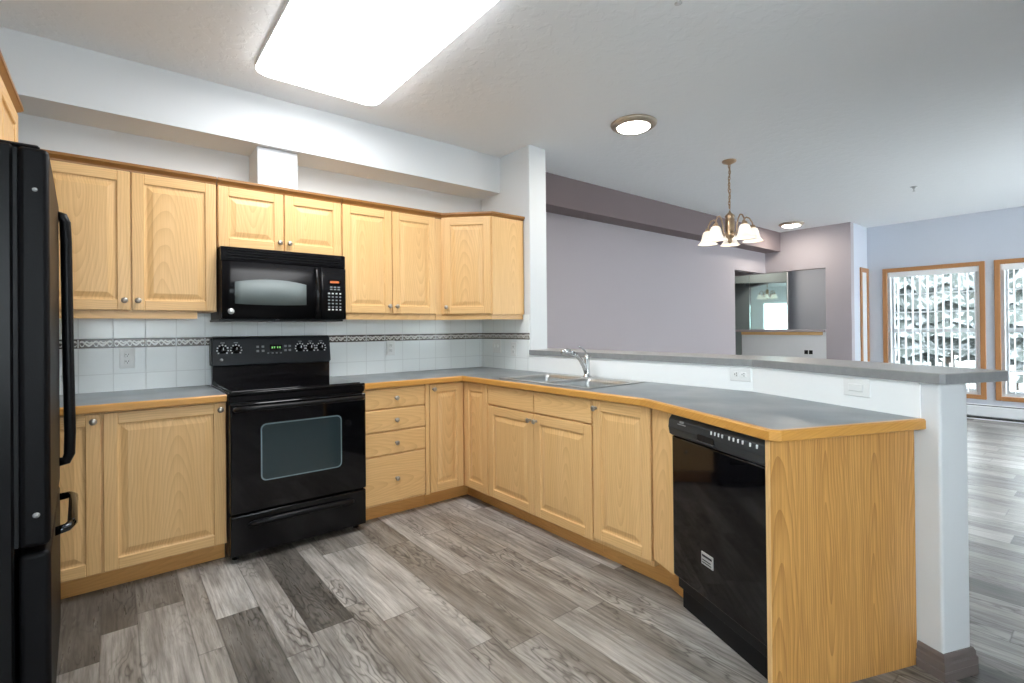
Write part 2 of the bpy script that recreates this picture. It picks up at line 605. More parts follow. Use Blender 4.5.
def tag(o, label, cat, group=None, kind=None):
    o['label'] = label
    o['category'] = cat
    if group:
        o['group'] = group
    if kind:
        o['kind'] = kind
    return o


def struct(name, mb, mats, parent=None, center=False):
    o = mb.build(name, mats, parent, center=center)
    if parent is None:
        o['kind'] = 'structure'
    return o


def copy_tree(o, parent=None):
    c = o.copy()
    COL.objects.link(c)
    if parent is not None:
        c.parent = parent
    for ch in list(o.children):
        copy_tree(ch, c)
    return c


def cut(o, cutters):
    """subtract boxes from a mesh object for good"""
    for cb in cutters:
        c = cb.build('cutter', 'plate', center=False)
        md = o.modifiers.new('b', 'BOOLEAN')
        md.operation = 'DIFFERENCE'
        md.object = c
        md.solver = 'EXACT'
        dg = bpy.context.evaluated_depsgraph_get()
        dg.update()
        me = bpy.data.meshes.new_from_object(o.evaluated_get(dg))
        o.modifiers.clear()
        o.data = me
        cm = c.data
        bpy.data.objects.remove(c)
        bpy.data.meshes.remove(cm)
    return o


# ================================================================== ROOM SHELL
struct('floor', MB().box(XL - 0.1, 7.6, YF - 0.1, 3.2, -0.05, 0.0), 'floor')
struct('ceiling', MB().box(XL - 0.1, 7.6, YF - 0.1, 3.2, ZC, ZC + 0.05), 'ceiling')
struct('wall_kitchen', MB().box(XL - 0.1, 0.185, 0.0, 0.1, 0, ZC), 'white_wall')
struct('wall_dining', MB().box(0.185, 4.64, 0.0, 0.1, 0, ZC).box(4.64, XE, 0.0, 0.1, 2.11, ZC), 'grey_wall')
BWN = (-4.7, -3.3, 0.95, 2.15)      # added side window behind the camera, unseen, for fill light
struct('wall_left', MB().box(XL - 0.1, XL, YF, BWN[0], 0, ZC).box(XL - 0.1, XL, BWN[1], 0.0, 0, ZC)
       .box(XL - 0.1, XL, BWN[0], BWN[1], 0, BWN[2]).box(XL - 0.1, XL, BWN[0], BWN[1], BWN[3], ZC), 'white_wall')
struct('wall_stub', MB().box(0.0, 0.185, -0.678, 0.0, 0, ZC, 0.006), 'white_wall')
struct('wall_soffit', MB().box(XL, 0.0, -0.292, 0.0, 2.432, ZC), 'white_wall')
struct('wall_bulkhead', MB().box(0.185, XE, -0.238, 0.0, 2.439, ZC), 'taupe_wall')
struct('wall_chase', MB().box(-1.905, -1.662, -0.25, 0.0, 2.165, 2.432, 0.004), 'white_wall')
# half wall under the bar
hw = [(0, -0.678), (0, W2.y), tuple(wp(0.885, 0)), tuple(wp(0.885, 0.140)), (0.140, W2.y - 0.140 * math.tan(A / 2)), (0.140, -0.678)]
struct('wall_peninsula', MB().prism(hw, 0, 1.046, 0.008, seg=2), 'white_wall')
bp_ = [(0.0, 0.0), (0.014, 0.0), (0.014, 0.028), (0.011, 0.032), (0.014, 0.036), (0.014, 0.060), (0.010, 0.066), (0.010, 0.080), (0.004, 0.092), (0.0, 0.092)]
struct('baseboard_peninsula', MB().sweep(bp_, [tuple(wp(0.803, 0)), tuple(wp(0.885, 0)), tuple(wp(0.885, 0.140)),
                                               (0.140, W2.y - 0.140 * math.tan(A / 2)), (0.140, -0.68)]), 'taupe')
struct('baseboard_dining', MB().box(0.185, 4.64, -0.014, 0.0, 0, 0.09, 0.003), 'taupe')

# entry wall with a pass-through, its low wall and the hall behind
wl = MB().box(XE, XE + 0.12, -1.2, -0.872, 0, ZC).box(XE, XE + 0.12, -0.872, 0.0, 2.12, ZC)
wl.box(XE, XE + 0.12, 0.0, 1.6, 2.12, ZC)
struct('wall_entry', wl, 'grey_wall')
struct('wall_ledge', MB().box(XE, XE + 0.12, -0.872, 0.40, 0, 1.165), 'white_trim')
struct('trim_1', MB().box(XE - 0.03, XE + 0.14, -0.872, 0.56, 1.165, 1.20, 0.004), 'grey_wall')
struct('trim_2', MB().box(XE - 0.018, XE, -0.83, 0.40, 1.118, 1.165, 0.004), 'oak_h')
struct('wall_hall_side', MB().box(4.54, 4.64, 0.1, 3.1, 0, ZC), 'grey_wall')
struct('wall_hall_end', MB().box(4.54, 7.5, 3.1, 3.2, 0, ZC), 'grey_wall')
struct('wall_hall_back', MB().box(7.2, 7.3, -1.2, 3.1, 0, ZC), 'lit_grey_wall')
struct('wall_return', MB().box(XE + 0.12, 7.2, -1.2, -1.08, 0, ZC), 'lit_grey_wall')

# window wall
WIN = [(-1.392, -2.510), (-2.597, -3.715), (-4.20, -5.32)]  # third window lies out of view, added for daylight
WZ0, WZ1 = 0.262, 2.090
wr = MB()
ye = [-1.2] + [v for w in WIN for v in w] + [YF]
for k in range(0, len(ye), 2):
    wr.box(XW, XW + 0.15, ye[k + 1], ye[k], 0, ZC)
for a_, b_ in WIN:
    wr.box(XW, XW + 0.15, b_, a_, 0, WZ0)
    wr.box(XW, XW + 0.15, b_, a_, WZ1, ZC)
struct('wall_right', wr, 'lit_grey_wall')
wf = MB()
PD = (2.9, 6.0, 2.3)
KW = (-3.3, -1.6, 0.85, 2.2)        # added kitchen window behind the camera, unseen, to light the fronts
wf.box(XL, KW[0], YF - 0.1, YF, 0, ZC).box(KW[1], PD[0], YF - 0.1, YF, 0, ZC)
wf.box(KW[0], KW[1], YF - 0.1, YF, 0, KW[2]).box(KW[0], KW[1], YF - 0.1, YF, KW[3], ZC)
wf.box(PD[1], XW + 0.15, YF - 0.1, YF, 0, ZC).box(PD[0], PD[1], YF - 0.1, YF, PD[2], ZC)
struct('wall_front', wf, 'grey_wall')


def frame_rect(mb, y0, y1, z0, z1, w, x0, x1, bev=0.004):
    mb.box(x0, x1, y0, y0 + w, z0, z1, bev).box(x0, x1, y1 - w, y1, z0, z1, bev)
    mb.box(x0, x1, y0 + w, y1 - w, z0, z0 + w, bev).box(x0, x1, y0 + w, y1 - w, z1 - w, z1, bev)
    return mb


for i, (a_, b_) in enumerate(WIN):
    y1, y0 = a_, b_
    o = struct('window_%d' % (i + 1), frame_rect(MB(), y0, y1, WZ0, WZ1, 0.055, XW - 0.022, XW + 0.02), 'wood_casing')
    f = MB()
    frame_rect(f, y0 + 0.055, y1 - 0.055, WZ0 + 0.055, WZ1 - 0.055, 0.035, XW + 0.02, XW + 0.13)
    frame_rect(f, y0 + 0.09, y1 - 0.09, WZ0 + 0.09, WZ1 - 0.09, 0.03, XW + 0.07, XW + 0.12)
    struct('window_frame', f, 'vinyl', o)
    mu = MB()
    zz0, zz1 = WZ0 + 0.12, WZ1 - 0.12
    zm = (zz0 + zz1) / 2
    mu.box(XW + 0.075, XW + 0.125, y0 + 0.1, y1 - 0.1, zm - 0.028, zm + 0.028, 0.003)
    for k in (1, 2):
        mu.box(XW + 0.09, XW + 0.105, y0 + 0.1, y1 - 0.1, zm + k * (zz1 - zm) / 3 - 0.010, zm + k * (zz1 - zm) / 3 + 0.010)
        mu.box(XW + 0.09, XW + 0.105, y0 + 0.1, y1 - 0.1, zz0 + k * (zm - zz0) / 3 - 0.010, zz0 + k * (zm - zz0) / 3 + 0.010)
    for k in (2,):
        yk = y0 + 0.12 + k * (y1 - y0 - 0.24) / 4.4
        mu.box(XW + 0.09, XW + 0.105, yk - 0.010, yk + 0.010, zz0, zz1)
    struct('muntin_grid', mu, 'vinyl', o)
    struct('window_pane', MB().box(XW + 0.096, XW + 0.100, y0 + 0.1, y1 - 0.1, WZ0 + 0.1, WZ1 - 0.1), 'glass', o)
    # vertical blind inside the reveal
    if i == 2:
        continue
    pos = ['left window of the far wall', 'window at the right edge of the photo', 'third far window']
    bl = thing('vertical_blind', 'white vertical blind with open slats in the ' + pos[i], 'blind', (XW, (y0 + y1) / 2, WZ1 - 0.06), 0, 'vertical blinds')
    hw_ = (y1 - y0) / 2 - 0.065
    MB().box(0.0, 0.05, -hw_, hw_, -0.075, -0.0, 0.004).build('headrail', 'slat', bl)
    ns = 12
    for k in range(ns):
        yy = -hw_ + 0.03 + k * (2 * hw_ - 0.06) / (ns - 1)
        s = MB().box(-0.040, 0.040, -0.0022, 0.0022, -(WZ1 - WZ0) + 0.15, -0.076)
        so = s.build('slat', 'slat', bl, at=(0, 0, 0))
        so.location = (0.024, yy, 0)
        so.rotation_euler = (0, 0, math.radians(-3))

# added patio door behind the camera, unseen, to light the living room
o = struct('fill_patio_door', MB(), 'vinyl') if False else None
f = MB()
for (xa, xb) in ((PD[0], 4.45), (4.45, PD[1])):
    f.box(xa, xa + 0.08, YF - 0.08, YF - 0.02, 0, PD[2]).box(xb - 0.08, xb, YF - 0.08, YF - 0.02, 0, PD[2])
    f.box(xa + 0.08, xb - 0.08, YF - 0.08, YF - 0.02, 0, 0.1).box(xa + 0.08, xb - 0.08, YF - 0.08, YF - 0.02, PD[2] - 0.08, PD[2])
o = struct('fill_patio_door', f, 'vinyl')
struct('fill_door_pane', MB().box(PD[0] + 0.08, 4.37, YF - 0.055, YF - 0.050, 0.1, PD[2] - 0.08).box(4.53, PD[1] - 0.08, YF - 0.055, YF - 0.050, 0.1, PD[2] - 0.08), 'glass', o)

f = MB()
f.box(XL - 0.07, XL + 0.02, BWN[0], BWN[0] + 0.06, BWN[2], BWN[3]).box(XL - 0.07, XL + 0.02, BWN[1] - 0.06, BWN[1], BWN[2], BWN[3])
f.box(XL - 0.07, XL + 0.02, BWN[0] + 0.06, BWN[1] - 0.06, BWN[2], BWN[2] + 0.06).box(XL - 0.07, XL + 0.02, BWN[0] + 0.06, BWN[1] - 0.06, BWN[3] - 0.06, BWN[3])
o = struct('window_4', f, 'vinyl')  # added out-of-view window, there for fill light
struct('window_pane', MB().box(XL - 0.045, XL - 0.04, BWN[0] + 0.06, BWN[1] - 0.06, BWN[2] + 0.06, BWN[3] - 0.06), 'glass', o)

f = MB()
f.box(KW[0], KW[0] + 0.06, YF - 0.07, YF + 0.02, KW[2], KW[3]).box(KW[1] - 0.06, KW[1], YF - 0.07, YF + 0.02, KW[2], KW[3])
f.box(KW[0] + 0.06, KW[1] - 0.06, YF - 0.07, YF + 0.02, KW[2], KW[2] + 0.06).box(KW[0] + 0.06, KW[1] - 0.06, YF - 0.07, YF + 0.02, KW[3] - 0.06, KW[3])
o = struct('window_5', f, 'vinyl')  # added out-of-view window lighting the cabinet fronts
struct('window_pane', MB().box(KW[0] + 0.06, KW[1] - 0.06, YF - 0.045, YF - 0.04, KW[2] + 0.06, KW[3] - 0.06), 'glass', o)

# cased door on the return wall beside the windows
d2 = MB()
d2.box(6.00, 6.06, -1.22, -1.2, 0, 2.115, 0.003).box(6.28, 6.345, -1.22, -1.2, 0, 2.115, 0.003).box(6.06, 6.28, -1.22, -1.2, 2.05, 2.115, 0.003)
o = struct('door_2', d2, 'wood_casing')
struct('door_leaf', MB().box(6.06, 6.28, -1.208, -1.2, 0, 2.05), 'white_trim', o)

# backsplashes
struct('trim_3', MB().box(-3.2, -0.006, -0.006, 0.0, CT, 1.372), 'tile_x')
struct('trim_4', MB().box(-0.006, 0.0, -0.664, 0.0, CT, 1.372), 'tile_y')
sp = [(-0.006, -0.664), (0.0, -0.664), (0.0, W2.y), tuple(wp(0.822, 0)), tuple(wp(0.822, -0.006)), (-0.006, W2.y + 0.001)]
struct('trim_5', MB().prism(sp, CT, 1.046), 'tile_plain')

# ================================================================== CABINETS
def door(parent, x0, x1, z0, z1, y=0.0, knob=None, name='door', t=0.02, stile=0.056):
    """raised-panel door whose face looks to -Y at y"""
    mb = MB()
    b = 0.003
    mb.box(x0, x0 + stile, y, y + t, z0, z1, b, 0).box(x1 - stile, x1, y, y + t, z0, z1, b, 0)
    mb.box(x0 + stile - 0.001, x1 - stile + 0.001, y, y + t, z0, z0 + stile, b, 1)
    mb.box(x0 + stile - 0.001, x1 - stile + 0.001, y, y + t, z1 - stile, z1, b, 1)
    d = mb.build(name, ['oak', 'oak_h'], parent)
    i0, i1, j0, j1 = x0 + stile - 0.004, x1 - stile + 0.004, z0 + stile - 0.004, z1 - stile + 0.004
    rr = []
    for ins, dep in ((0.0, 0.001), (0.006, 0.0085), (0.012, 0.0095), (0.016, 0.0095), (0.040, 0.0025), (0.043, 0.0015)):
        rr.append((i0 + ins, i1 - ins, j0 + ins, j1 - ins, y + dep))
    MB().rings(rr).build('raised_panel', 'oak', d)
    if knob:
        make_knob(d, knob[0], knob[1], y)
    return d


def make_knob(parent, x, z, y):
    prof = [(0.009, 0.0), (0.009, -0.003), (0.0055, -0.006), (0.0055, -0.014), (0.010, -0.018), (0.0145, -0.022), (0.0155, -0.026), (0.013, -0.030), (0.006, -0.032), (0.0, -0.0325)]
    return MB().lathe(prof, (x, y, z), 'Y', 18).build('knob', 'nickel', parent)


def drawer(parent, x0, x1, z0, z1, y=0.0, knob=True):
    d = MB().box(x0, x1, y, y + 0.02, z0, z1, 0.005).build('drawer_front', 'oak_h', parent)
    if knob:
        make_knob(d, (x0 + x1) / 2, (z0 + z1) / 2, y)
    return d


def base_body(c, w, depth=0.59, kick=True, wide=0):
    MB().box(0, w, 0.021, depth, 0.1, CT - TH, 0.0).build('carcass', 'oak', c)
    if kick:
        MB().box(0, w if not wide else wide, 0.085, 0.10, 0.0, 0.1).build('toe_kick', 'oak_kick', c)


G = 'oak base cabinets under the worktops'
GU = 'oak wall cabinets along the range wall'
YB = -0.62
# left of the range
c = thing('base_cabinet', 'oak base cabinet with two raised-panel doors between fridge and range', 'cabinet', (-3.02, YB, 0), 0, G)
base_body(c, 0.877)
door(c, 0.005, 0.349, 0.108, 0.868, knob=(0.322, 0.835))
door(c, 0.358, 0.872, 0.108, 0.868, knob=(0.846, 0.835))
# drawers right of the range
c = thing('drawer_cabinet', 'oak base cabinet with a stack of four drawers right of the range', 'cabinet', (-1.372, YB, 0), 0, G)
base_body(c, 0.447, wide=0.476)
MB().box(0.447, 0.476, 0.004, 0.59, 0.1, CT - TH).build('filler_strip', 'oak', c)
drawer(c, 0.003, 0.443, 0.736, 0.868)
drawer(c, 0.003, 0.443, 0.585, 0.727)
drawer(c, 0.003, 0.443, 0.430, 0.576)
drawer(c, 0.003, 0.443, 0.112, 0.421)
# corner cabinet
c = thing('corner_cabinet', 'oak corner base cabinet with a narrow door on each side of the inside corner', 'cabinet', (-0.61, -0.62, 0), 0, G)
mb = MB().prism([(-0.284, 0.021), (0.009, 0.021), (0.009, -0.302), (0.58, -0.302), (0.58, 0.59), (-0.284, 0.59)], 0.1, CT - TH)
mb.build('carcass', 'oak', c)
MB().prism([(-0.284, 0.085), (0.085, 0.085), (0.085, -0.302), (0.10, -0.302), (0.10, 0.10), (-0.284, 0.10)], 0, 0.1).build('toe_kick', 'oak_kick', c)
door(c, -0.280, -0.004, 0.108, 0.868, knob=(-0.254, 0.835))
# the other leaf faces the sink side
hold = door(c, 0.008, 0.292, 0.108, 0.868)
for d in [hold]:
    M4 = Matrix.Rotation(-PI / 2, 4, 'Z')
    p = M4 @ d.location
    d.location = Vector((p.x, p.y, d.location.z))
    d.rotation_euler = (0, 0, -PI / 2)
# sink run, facing -X
XS = -0.612
RS = -PI / 2
c = thing('sink_cabinet', 'oak sink base cabinet with two doors under two false drawer fronts', 'cabinet', (XS, -0.924, 0), RS, G)
MB().box(0, 0.018, 0.021, 0.575, 0.1, CT - TH).box(0.936, 0.954, 0.021, 0.575, 0.1, CT - TH).box(0.018, 0.936, 0.557, 0.575, 0.1, CT - TH) \
    .box(0.018, 0.936, 0.021, 0.557, 0.1, 0.118).box(0.018, 0.936, 0.021, 0.039, 0.118, CT - TH).build('carcass', 'oak', c)
MB().box(0, 0.954, 0.085, 0.10, 0.0, 0.1).build('toe_kick', 'oak_kick', c)
drawer(c, 0.003, 0.475, 0.738, 0.868, knob=False)
drawer(c, 0.479, 0.951, 0.738, 0.868, knob=False)
door(c, 0.003, 0.475, 0.108, 0.729, knob=(0.449, 0.690))
door(c, 0.479, 0.951, 0.108, 0.729, knob=(0.505, 0.690))
c = thing('single_cabinet', 'oak base cabinet with one tall door between sink cabinet and dishwasher', 'cabinet', (XS, -1.880, 0), RS, G)
base_body(c, 0.375, 0.575, wide=0.425)
door(c, 0.004, 0.372, 0.128, 0.868, knob=(0.030, 0.828))
# angled filler beside the dishwasher
bf = wp(0.120, -0.604)
fx = lambda p: (-(p.y - (-1.880)), p.x - XS)     # world -> cabinet frame
p1, p2 = wp(0.056, -0.639), wp(0.215, -0.639)
p3, p4 = wp(0.215, -0.605), wp(0.050, -0.605)
MB().prism([fx(p1), fx(p2), fx(p3), fx(p4)], 0.148, CT - TH).build('filler_panel', 'oak', c)
q1, q2 = wp(0.03, -0.550), wp(0.215, -0.550)
q3, q4 = wp(0.215, -0.535), wp(0.03, -0.535)
MB().prism([fx(q1), fx(q2), fx(q3), fx(q4)], 0.0, 0.148).build('angled_toe_kick', 'oak_kick', c)
# end panel of the peninsula
pe = thing('end_panel', 'tall oak laminate end panel closing the peninsula beside the dishwasher', 'panel', (*wp(0.847, -0.604), 0), math.atan2(N.y, N.x))
MB().box(0.0, 0.656, 0.0, 0.018, 0.0, CT - TH, 0.001).build('panel_board', 'oak_panel', pe)
MB().box(-0.003, 0.0, 0.0, 0.018, 0.0, CT - TH).build('edge_band', 'oak', pe)
for ob in pe.children:
    pass
pe.location = (*wp(0.800, -0.660), 0)

# ---- wall cabinets
UZ0, UZ1 = 1.372, 2.128
YU = -0.33
crown = [(0.0, 2.120), (0.010, 2.120), (0.012, 2.134), (0.028, 2.150), (0.032, 2.152), (0.032, 2.166), (-0.02, 2.166), (-0.02, 2.120)]
rail = [(0.0, 1.330), (0.0, 1.371), (-0.018, 1.371), (-0.018, 1.330)]


def upper(name, label, x0, x1, z0, doors, lr=None):
    c = thing(name, label, 'cabinet', (x0, YU, 0), 0, GU)
    w = x1 - x0
    MB().box(0, w, 0.021, 0.33, z0, UZ1 + 0.005).build('carcass', 'oak', c)
    for a, b, kx in doors:
        door(c, a, b, z0 + 0.003, UZ1 - 0.006, knob=(kx, z0 + 0.055))
    MB().sweep(crown, [(0, 0.02), (w, 0.02)]).build('crown_moulding', 'oak_trim', c)
    if lr:
        MB().sweep(rail, [(lr[0], 0.02), (lr[1], 0.02)]).build('light_rail', 'oak_h', c)
    return c


upper('wall_cabinet', 'oak wall cabinet with two tall doors left of the microwave', -2.94, -2.142, UZ0,
      [(0.003, 0.392, 0.366), (0.398, 0.795, 0.424)], (0.0, 0.70))
upper('bridge_cabinet', 'short oak wall cabinet with two doors directly above the microwave', -2.138, -1.400, 1.757,
      [(0.003, 0.366, 0.340), (0.372, 0.735, 0.398)])
upper('wall_cabinet', 'oak wall cabinet with two narrow tall doors right of the microwave', -1.396, -0.665, UZ0,
      [(0.003, 0.364, 0.338), (0.370, 0.728, 0.396)], (0.03, 0.731))
# diagonal corner cabinet
cc = thing('corner_wall_cabinet', 'oak diagonal corner wall cabinet with one door at the end of the row', 'cabinet', (-0.61, YU, 0), 0, GU)
MB().prism([(-0.053, 0.012), (0.0, 0.012), (0.28 - 0.012, -0.28 + 0.012), (0.28, -0.272), (0.598, -0.272), (0.598, 0.318), (-0.053, 0.318)], UZ0 - 0.002, UZ1 + 0.005).build('carcass', 'oak', cc)
MB().box(0.282, 0.600, -0.280, -0.2705, UZ0 - 0.002, UZ1 + 0.003).build('side_panel', 'oak', cc)
L = 0.28 * math.sqrt(2)
dd = door(cc, 0.012, L - 0.012, UZ0 + 0.003, UZ1 - 0.006, y=-0.020, knob=(0.038, UZ0 + 0.055))
M4 = Matrix.Rotation(-PI / 4, 4, 'Z')
p = M4 @ dd.location
dd.location = Vector((p.x + 0.008, p.y + 0.008, dd.location.z))
dd.rotation_euler = (0, 0, -PI / 4)
pth = [(-0.053, 0.02), (0.008, 0.02), (0.288, -0.262), (0.606, -0.262)]
MB().sweep(crown, pth).build('crown_moulding', 'oak_trim', cc)
MB().sweep(rail, [(-0.053, 0.018), (0.006, 0.018), (0.286, -0.264), (0.60, -0.264)]).build('light_rail', 'oak_h', cc)
# cabinet above the fridge, facing +X
oc = thing('fridge_cabinet', 'oak cabinet above the black fridge with heavy crown at the left edge', 'cabinet', (-2.912, -1.80, 0), PI / 2)
MB().box(0, 0.86, 0.021, 0.66, 1.80, UZ1 + 0.005).build('carcass', 'oak', oc)
door(oc, 0.003, 0.427, 1.803, UZ1 - 0.006, knob=(0.400, 1.85))
door(oc, 0.433, 0.857, 1.803, UZ1 - 0.006, knob=(0.460, 1.85))
MB().sweep(crown, [(0, 0.02), (0.86, 0.02), (0.86, 0.66)]).build('crown_moulding', 'oak_trim', oc)

# ================================================================== WORKTOPS
def edge_strip(mb, path):
    return mb.sweep([(-0.014, CT - TH), (0.004, CT - TH), (0.007, CT - TH + 0.004), (0.007, CT - 0.006), (0.002, CT), (-0.014, CT)], path)


wt = thing('worktop', 'short grey laminate worktop with oak edge between fridge and range', 'worktop', (-2.58, -0.32, CT - TH))
top = MB().box(-3.04, -2.1445, -0.621, -0.006, CT - TH, CT)
o = top.build('countertop', 'laminate', None)
o.parent = wt
o.location -= Vector(wt.location)
o = edge_strip(MB(), [(-3.04, -0.635), (-2.1445, -0.635)]).build('edge_trim', 'oak_edge')
o.parent = wt
o.location -= Vector(wt.location)

tipo = 0.625
tb = W2.y + 0.622 * math.tan(A / 2)
te = 0.833
fpath = [(-1.3695, -0.635), (-0.630, -0.635), (-0.630, -2.215), (-0.640, -2.255), tuple(wp(0.105, -0.668)), tuple(wp(te - 0.022, -0.670)), tuple(wp(te, -0.648)), tuple(wp(te, -0.003))]
ipath = [(-1.3695, -0.621), (-0.616, -0.621), (-0.616, -2.215), (-0.626, -2.252), tuple(wp(0.100, -0.654)), tuple(wp(te - 0.026, -0.656)), tuple(wp(te - 0.014, -0.642)), tuple(wp(te - 0.014, -0.003))]
wt = thing('worktop', 'long grey laminate worktop with oak edge turning the corner under sink', 'worktop', (-0.31, -0.32, CT - TH))
poly = [tuple(p) for p in ipath] + [tuple(wp(te - 0.014, -0.007)), (-0.007, W2.y), (-0.007, -0.006), (-1.3695, -0.006)]
poly = [p for k, p in enumerate(poly) if k != len(ipath) - 1]
o = MB().prism(poly, CT - TH, CT).build('countertop', 'laminate')
SX0, SX1, SY0, SY1 = -0.565, -0.055, -1.815, -0.985
cut(o, [MB().box(SX0 + 0.012, SX1 - 0.012, SY0 + 0.012, SY1 - 0.012, CT - 0.2, CT + 0.1)])
o.parent = wt
o.location -= Vector(wt.location)
o = edge_strip(MB(), fpath).build('edge_trim', 'oak_edge')
o.parent = wt
o.location -= Vector(wt.location)

# raised bar
ZB = 1.0845
bi, bo = -0.022, 0.325
endt = 0.910
bpoly = [(bi, -0.682), (bi, W2.y - bi * -math.tan(A / 2)), tuple(wp(endt - 0.012, bi)), tuple(wp(endt, bi + 0.012)),
         tuple(wp(endt, bo - 0.014)), tuple(wp(endt - 0.014, bo)), (bo, W2.y - bo * math.tan(A / 2)), (bo, -0.45), (0.187, -0.45), (0.187, -0.682)]
bt = thing('bar_top', 'long grey laminate raised bar counter capping the white half wall', 'bar counter', (0.1, -2.0, ZB - TH))
for nm, mat, z0, z1, sh in (('bar_surface', 'bar', ZB - 0.003, ZB, 0.002), ('bar_slab', 'bar_edge', ZB - TH, ZB - 0.003, 0.0)):
    o = MB().prism(bpoly, z0, z1).build(nm, mat)
    o.parent = bt
    o.location -= Vector(bt.location)

# ================================================================== SINK AND FAUCET
sk = thing('sink', 'stainless double bowl drop-in sink set in the long worktop', 'sink', ((SX0 + SX1) / 2, (SY0 + SY1) / 2, CT))
hx, hy = (SX1 - SX0) / 2, (SY1 - SY0) / 2
BW = [(-hx + 0.035, hx - 0.085, -hy + 0.032, -0.018), (-hx + 0.035, hx - 0.085, 0.018, hy - 0.032)]
rim = MB().box(-hx, hx, -hy, hy, 0.0005, 0.006, 0.002)
o = rim.build('rim', 'stainless', center=False)
cut(o, [MB().box(a, b, c_, d_, -0.1, 0.1, 0.03, seg=3) for a, b, c_, d_ in BW])
o.parent = sk
for (a, b, c_, d_) in BW:
    mb = MB()
    bm = mb.bm
    def rrect(x0, x1, y0, y1, z, r, n=4):
        out = []
        for cx, cy, st in ((x1 - r, y1 - r, 0), (x0 + r, y1 - r, 90), (x0 + r, y0 + r, 180), (x1 - r, y0 + r, 270)):
            for k in range(n + 1):
                an = math.radians(st + 90 * k / n)
                out.append(bm.verts.new((cx + r * math.cos(an), cy + r * math.sin(an), z)))
        return out
    L0 = [rrect(a - 0.006, b + 0.006, c_ - 0.006, d_ + 0.006, 0.0062, 0.036), rrect(a, b, c_, d_, 0.005, 0.03), rrect(a + 0.004, b - 0.004, c_ + 0.004, d_ - 0.004, -0.02, 0.03),
          rrect(a + 0.012, b - 0.012, c_ + 0.012, d_ - 0.012, -0.145, 0.04), rrect(a + 0.035, b - 0.035, c_ + 0.035, d_ - 0.035, -0.165, 0.04)]
    fs = []
    for p_, q_ in zip(L0, L0[1:]):
        n = len(p_)
        for k in range(n):
            fs.append(bm.faces.new((p_[k], p_[(k + 1) % n], q_[(k + 1) % n], q_[k])))
    fs.append(bm.faces.new(L0[-1]))
    for f_ in fs:
        f_.smooth = True
    bo_ = mb.build('bowl', 'stainless', sk)
    MB().lathe([(0.0, 0.0), (0.03, 0.0), (0.042, 0.004), (0.042, 0.0), (0.03, -0.004)], ((a + b) / 2, (c_ + d_) / 2, -0.162), 'Z', 16).build('drain', 'dark_chrome', bo_)
fa = thing('faucet', 'chrome single-lever pull-out faucet behind the sink', 'faucet', (-0.085, -1.363, CT + 0.006))
MB().lathe([(0.030, 0.0), (0.030, 0.006), (0.022, 0.012), (0.020, 0.03), (0.019, 0.12), (0.021, 0.135), (0.017, 0.15), (0.0, 0.154)], (0, 0, 0), 'Z', 20).build('body', 'chrome', fa)
MB().tube([(-0.008, 0, 0.030), (-0.035, 0, 0.080), (-0.065, 0, 0.120), (-0.10, 0, 0.150), (-0.135, 0, 0.168)], [0.016, 0.015, 0.0145, 0.014, 0.0145], 14).build('spout', 'chrome', fa)
MB().tube([(-0.128, 0, 0.165), (-0.165, 0, 0.178), (-0.20, 0, 0.183), (-0.228, 0, 0.180), (-0.236, 0, 0.170)], [0.015, 0.0165, 0.018, 0.0175, 0.014], 14).build('spray_head', 'chrome', fa)
MB().tube([(0.0, 0, 0.150), (-0.018, 0, 0.178), (-0.05, 0, 0.200), (-0.082, 0, 0.212)], [0.012, 0.010, 0.009, 0.007], 12, flat=0.6).build('lever', 'chrome', fa)

# ================================================================== RANGE
rg = thing('range', 'black freestanding electric range with glass door between the cabinets', 'range', (-2.1405, -0.645, 0))
RW = 0.760
BK = 0.637
MB().box(0.004, RW - 0.004, 0.0, BK - 0.01, 0.03, 0.905, 0.004).build('body', 'black_satin', rg)
for x in (0.04, RW - 0.04):
    for y in (0.05, BK - 0.08):
        MB().lathe([(0.018, 0.0), (0.018, 0.032)], (x, y, 0), 'Z', 12).build('foot', 'black_matt', rg)
ck = MB().box(0.0, RW, -0.022, BK - 0.065, 0.906, 0.922, 0.005, seg=2).build('cooktop', 'black_gloss', rg)
MB().box(0.02, RW - 0.02, 0.01, BK - 0.085, 0.9215, 0.926, 0.001).build('cooktop_glass', 'black_glass', ck)
MB().box(0.003, RW - 0.003, -0.018, 0.0, 0.868, 0.904, 0.004).build('front_strip', 'black_gloss', rg)
# back guard: riser, then the wider control console leaning back
MB().box(0.004, RW - 0.026, BK - 0.075, BK - 0.01, 0.905, 1.045, 0.004).build('riser', 'black_gloss', rg)
cons = MB()
prof = [(BK - 0.098, 1.040), (BK - 0.085, 1.030), (BK - 0.010, 1.030), (BK - 0.010, 1.206), (BK - 0.055, 1.222), (BK - 0.068, 1.218), (BK - 0.074, 1.205)]
bm = cons.bm
v0 = [bm.verts.new((-0.004, y, z)) for y, z in prof]
v1 = [bm.verts.new((RW - 0.022, y, z)) for y, z in prof]
bm.faces.new(v0)
bm.faces.new(v1)
for k in range(len(prof)):
    bm.faces.new((v0[k], v0[(k + 1) % 7], v1[(k + 1) % 7], v1[k]))
bmesh.ops.bevel(bm, geom=[e for e in bm.edges if abs(e.verts[0].co.x - e.verts[1].co.x) < 0.01], offset=0.010, segments=3, affect='EDGES')
cn = cons.build('control_console', 'panel_grey', rg)
tilt = math.atan2(0.024, 0.165)


def on_console(x, z):   # point on the sloping face
    return (x, BK - 0.098 + (z - 1.040) * 0.024 / 0.165, z)


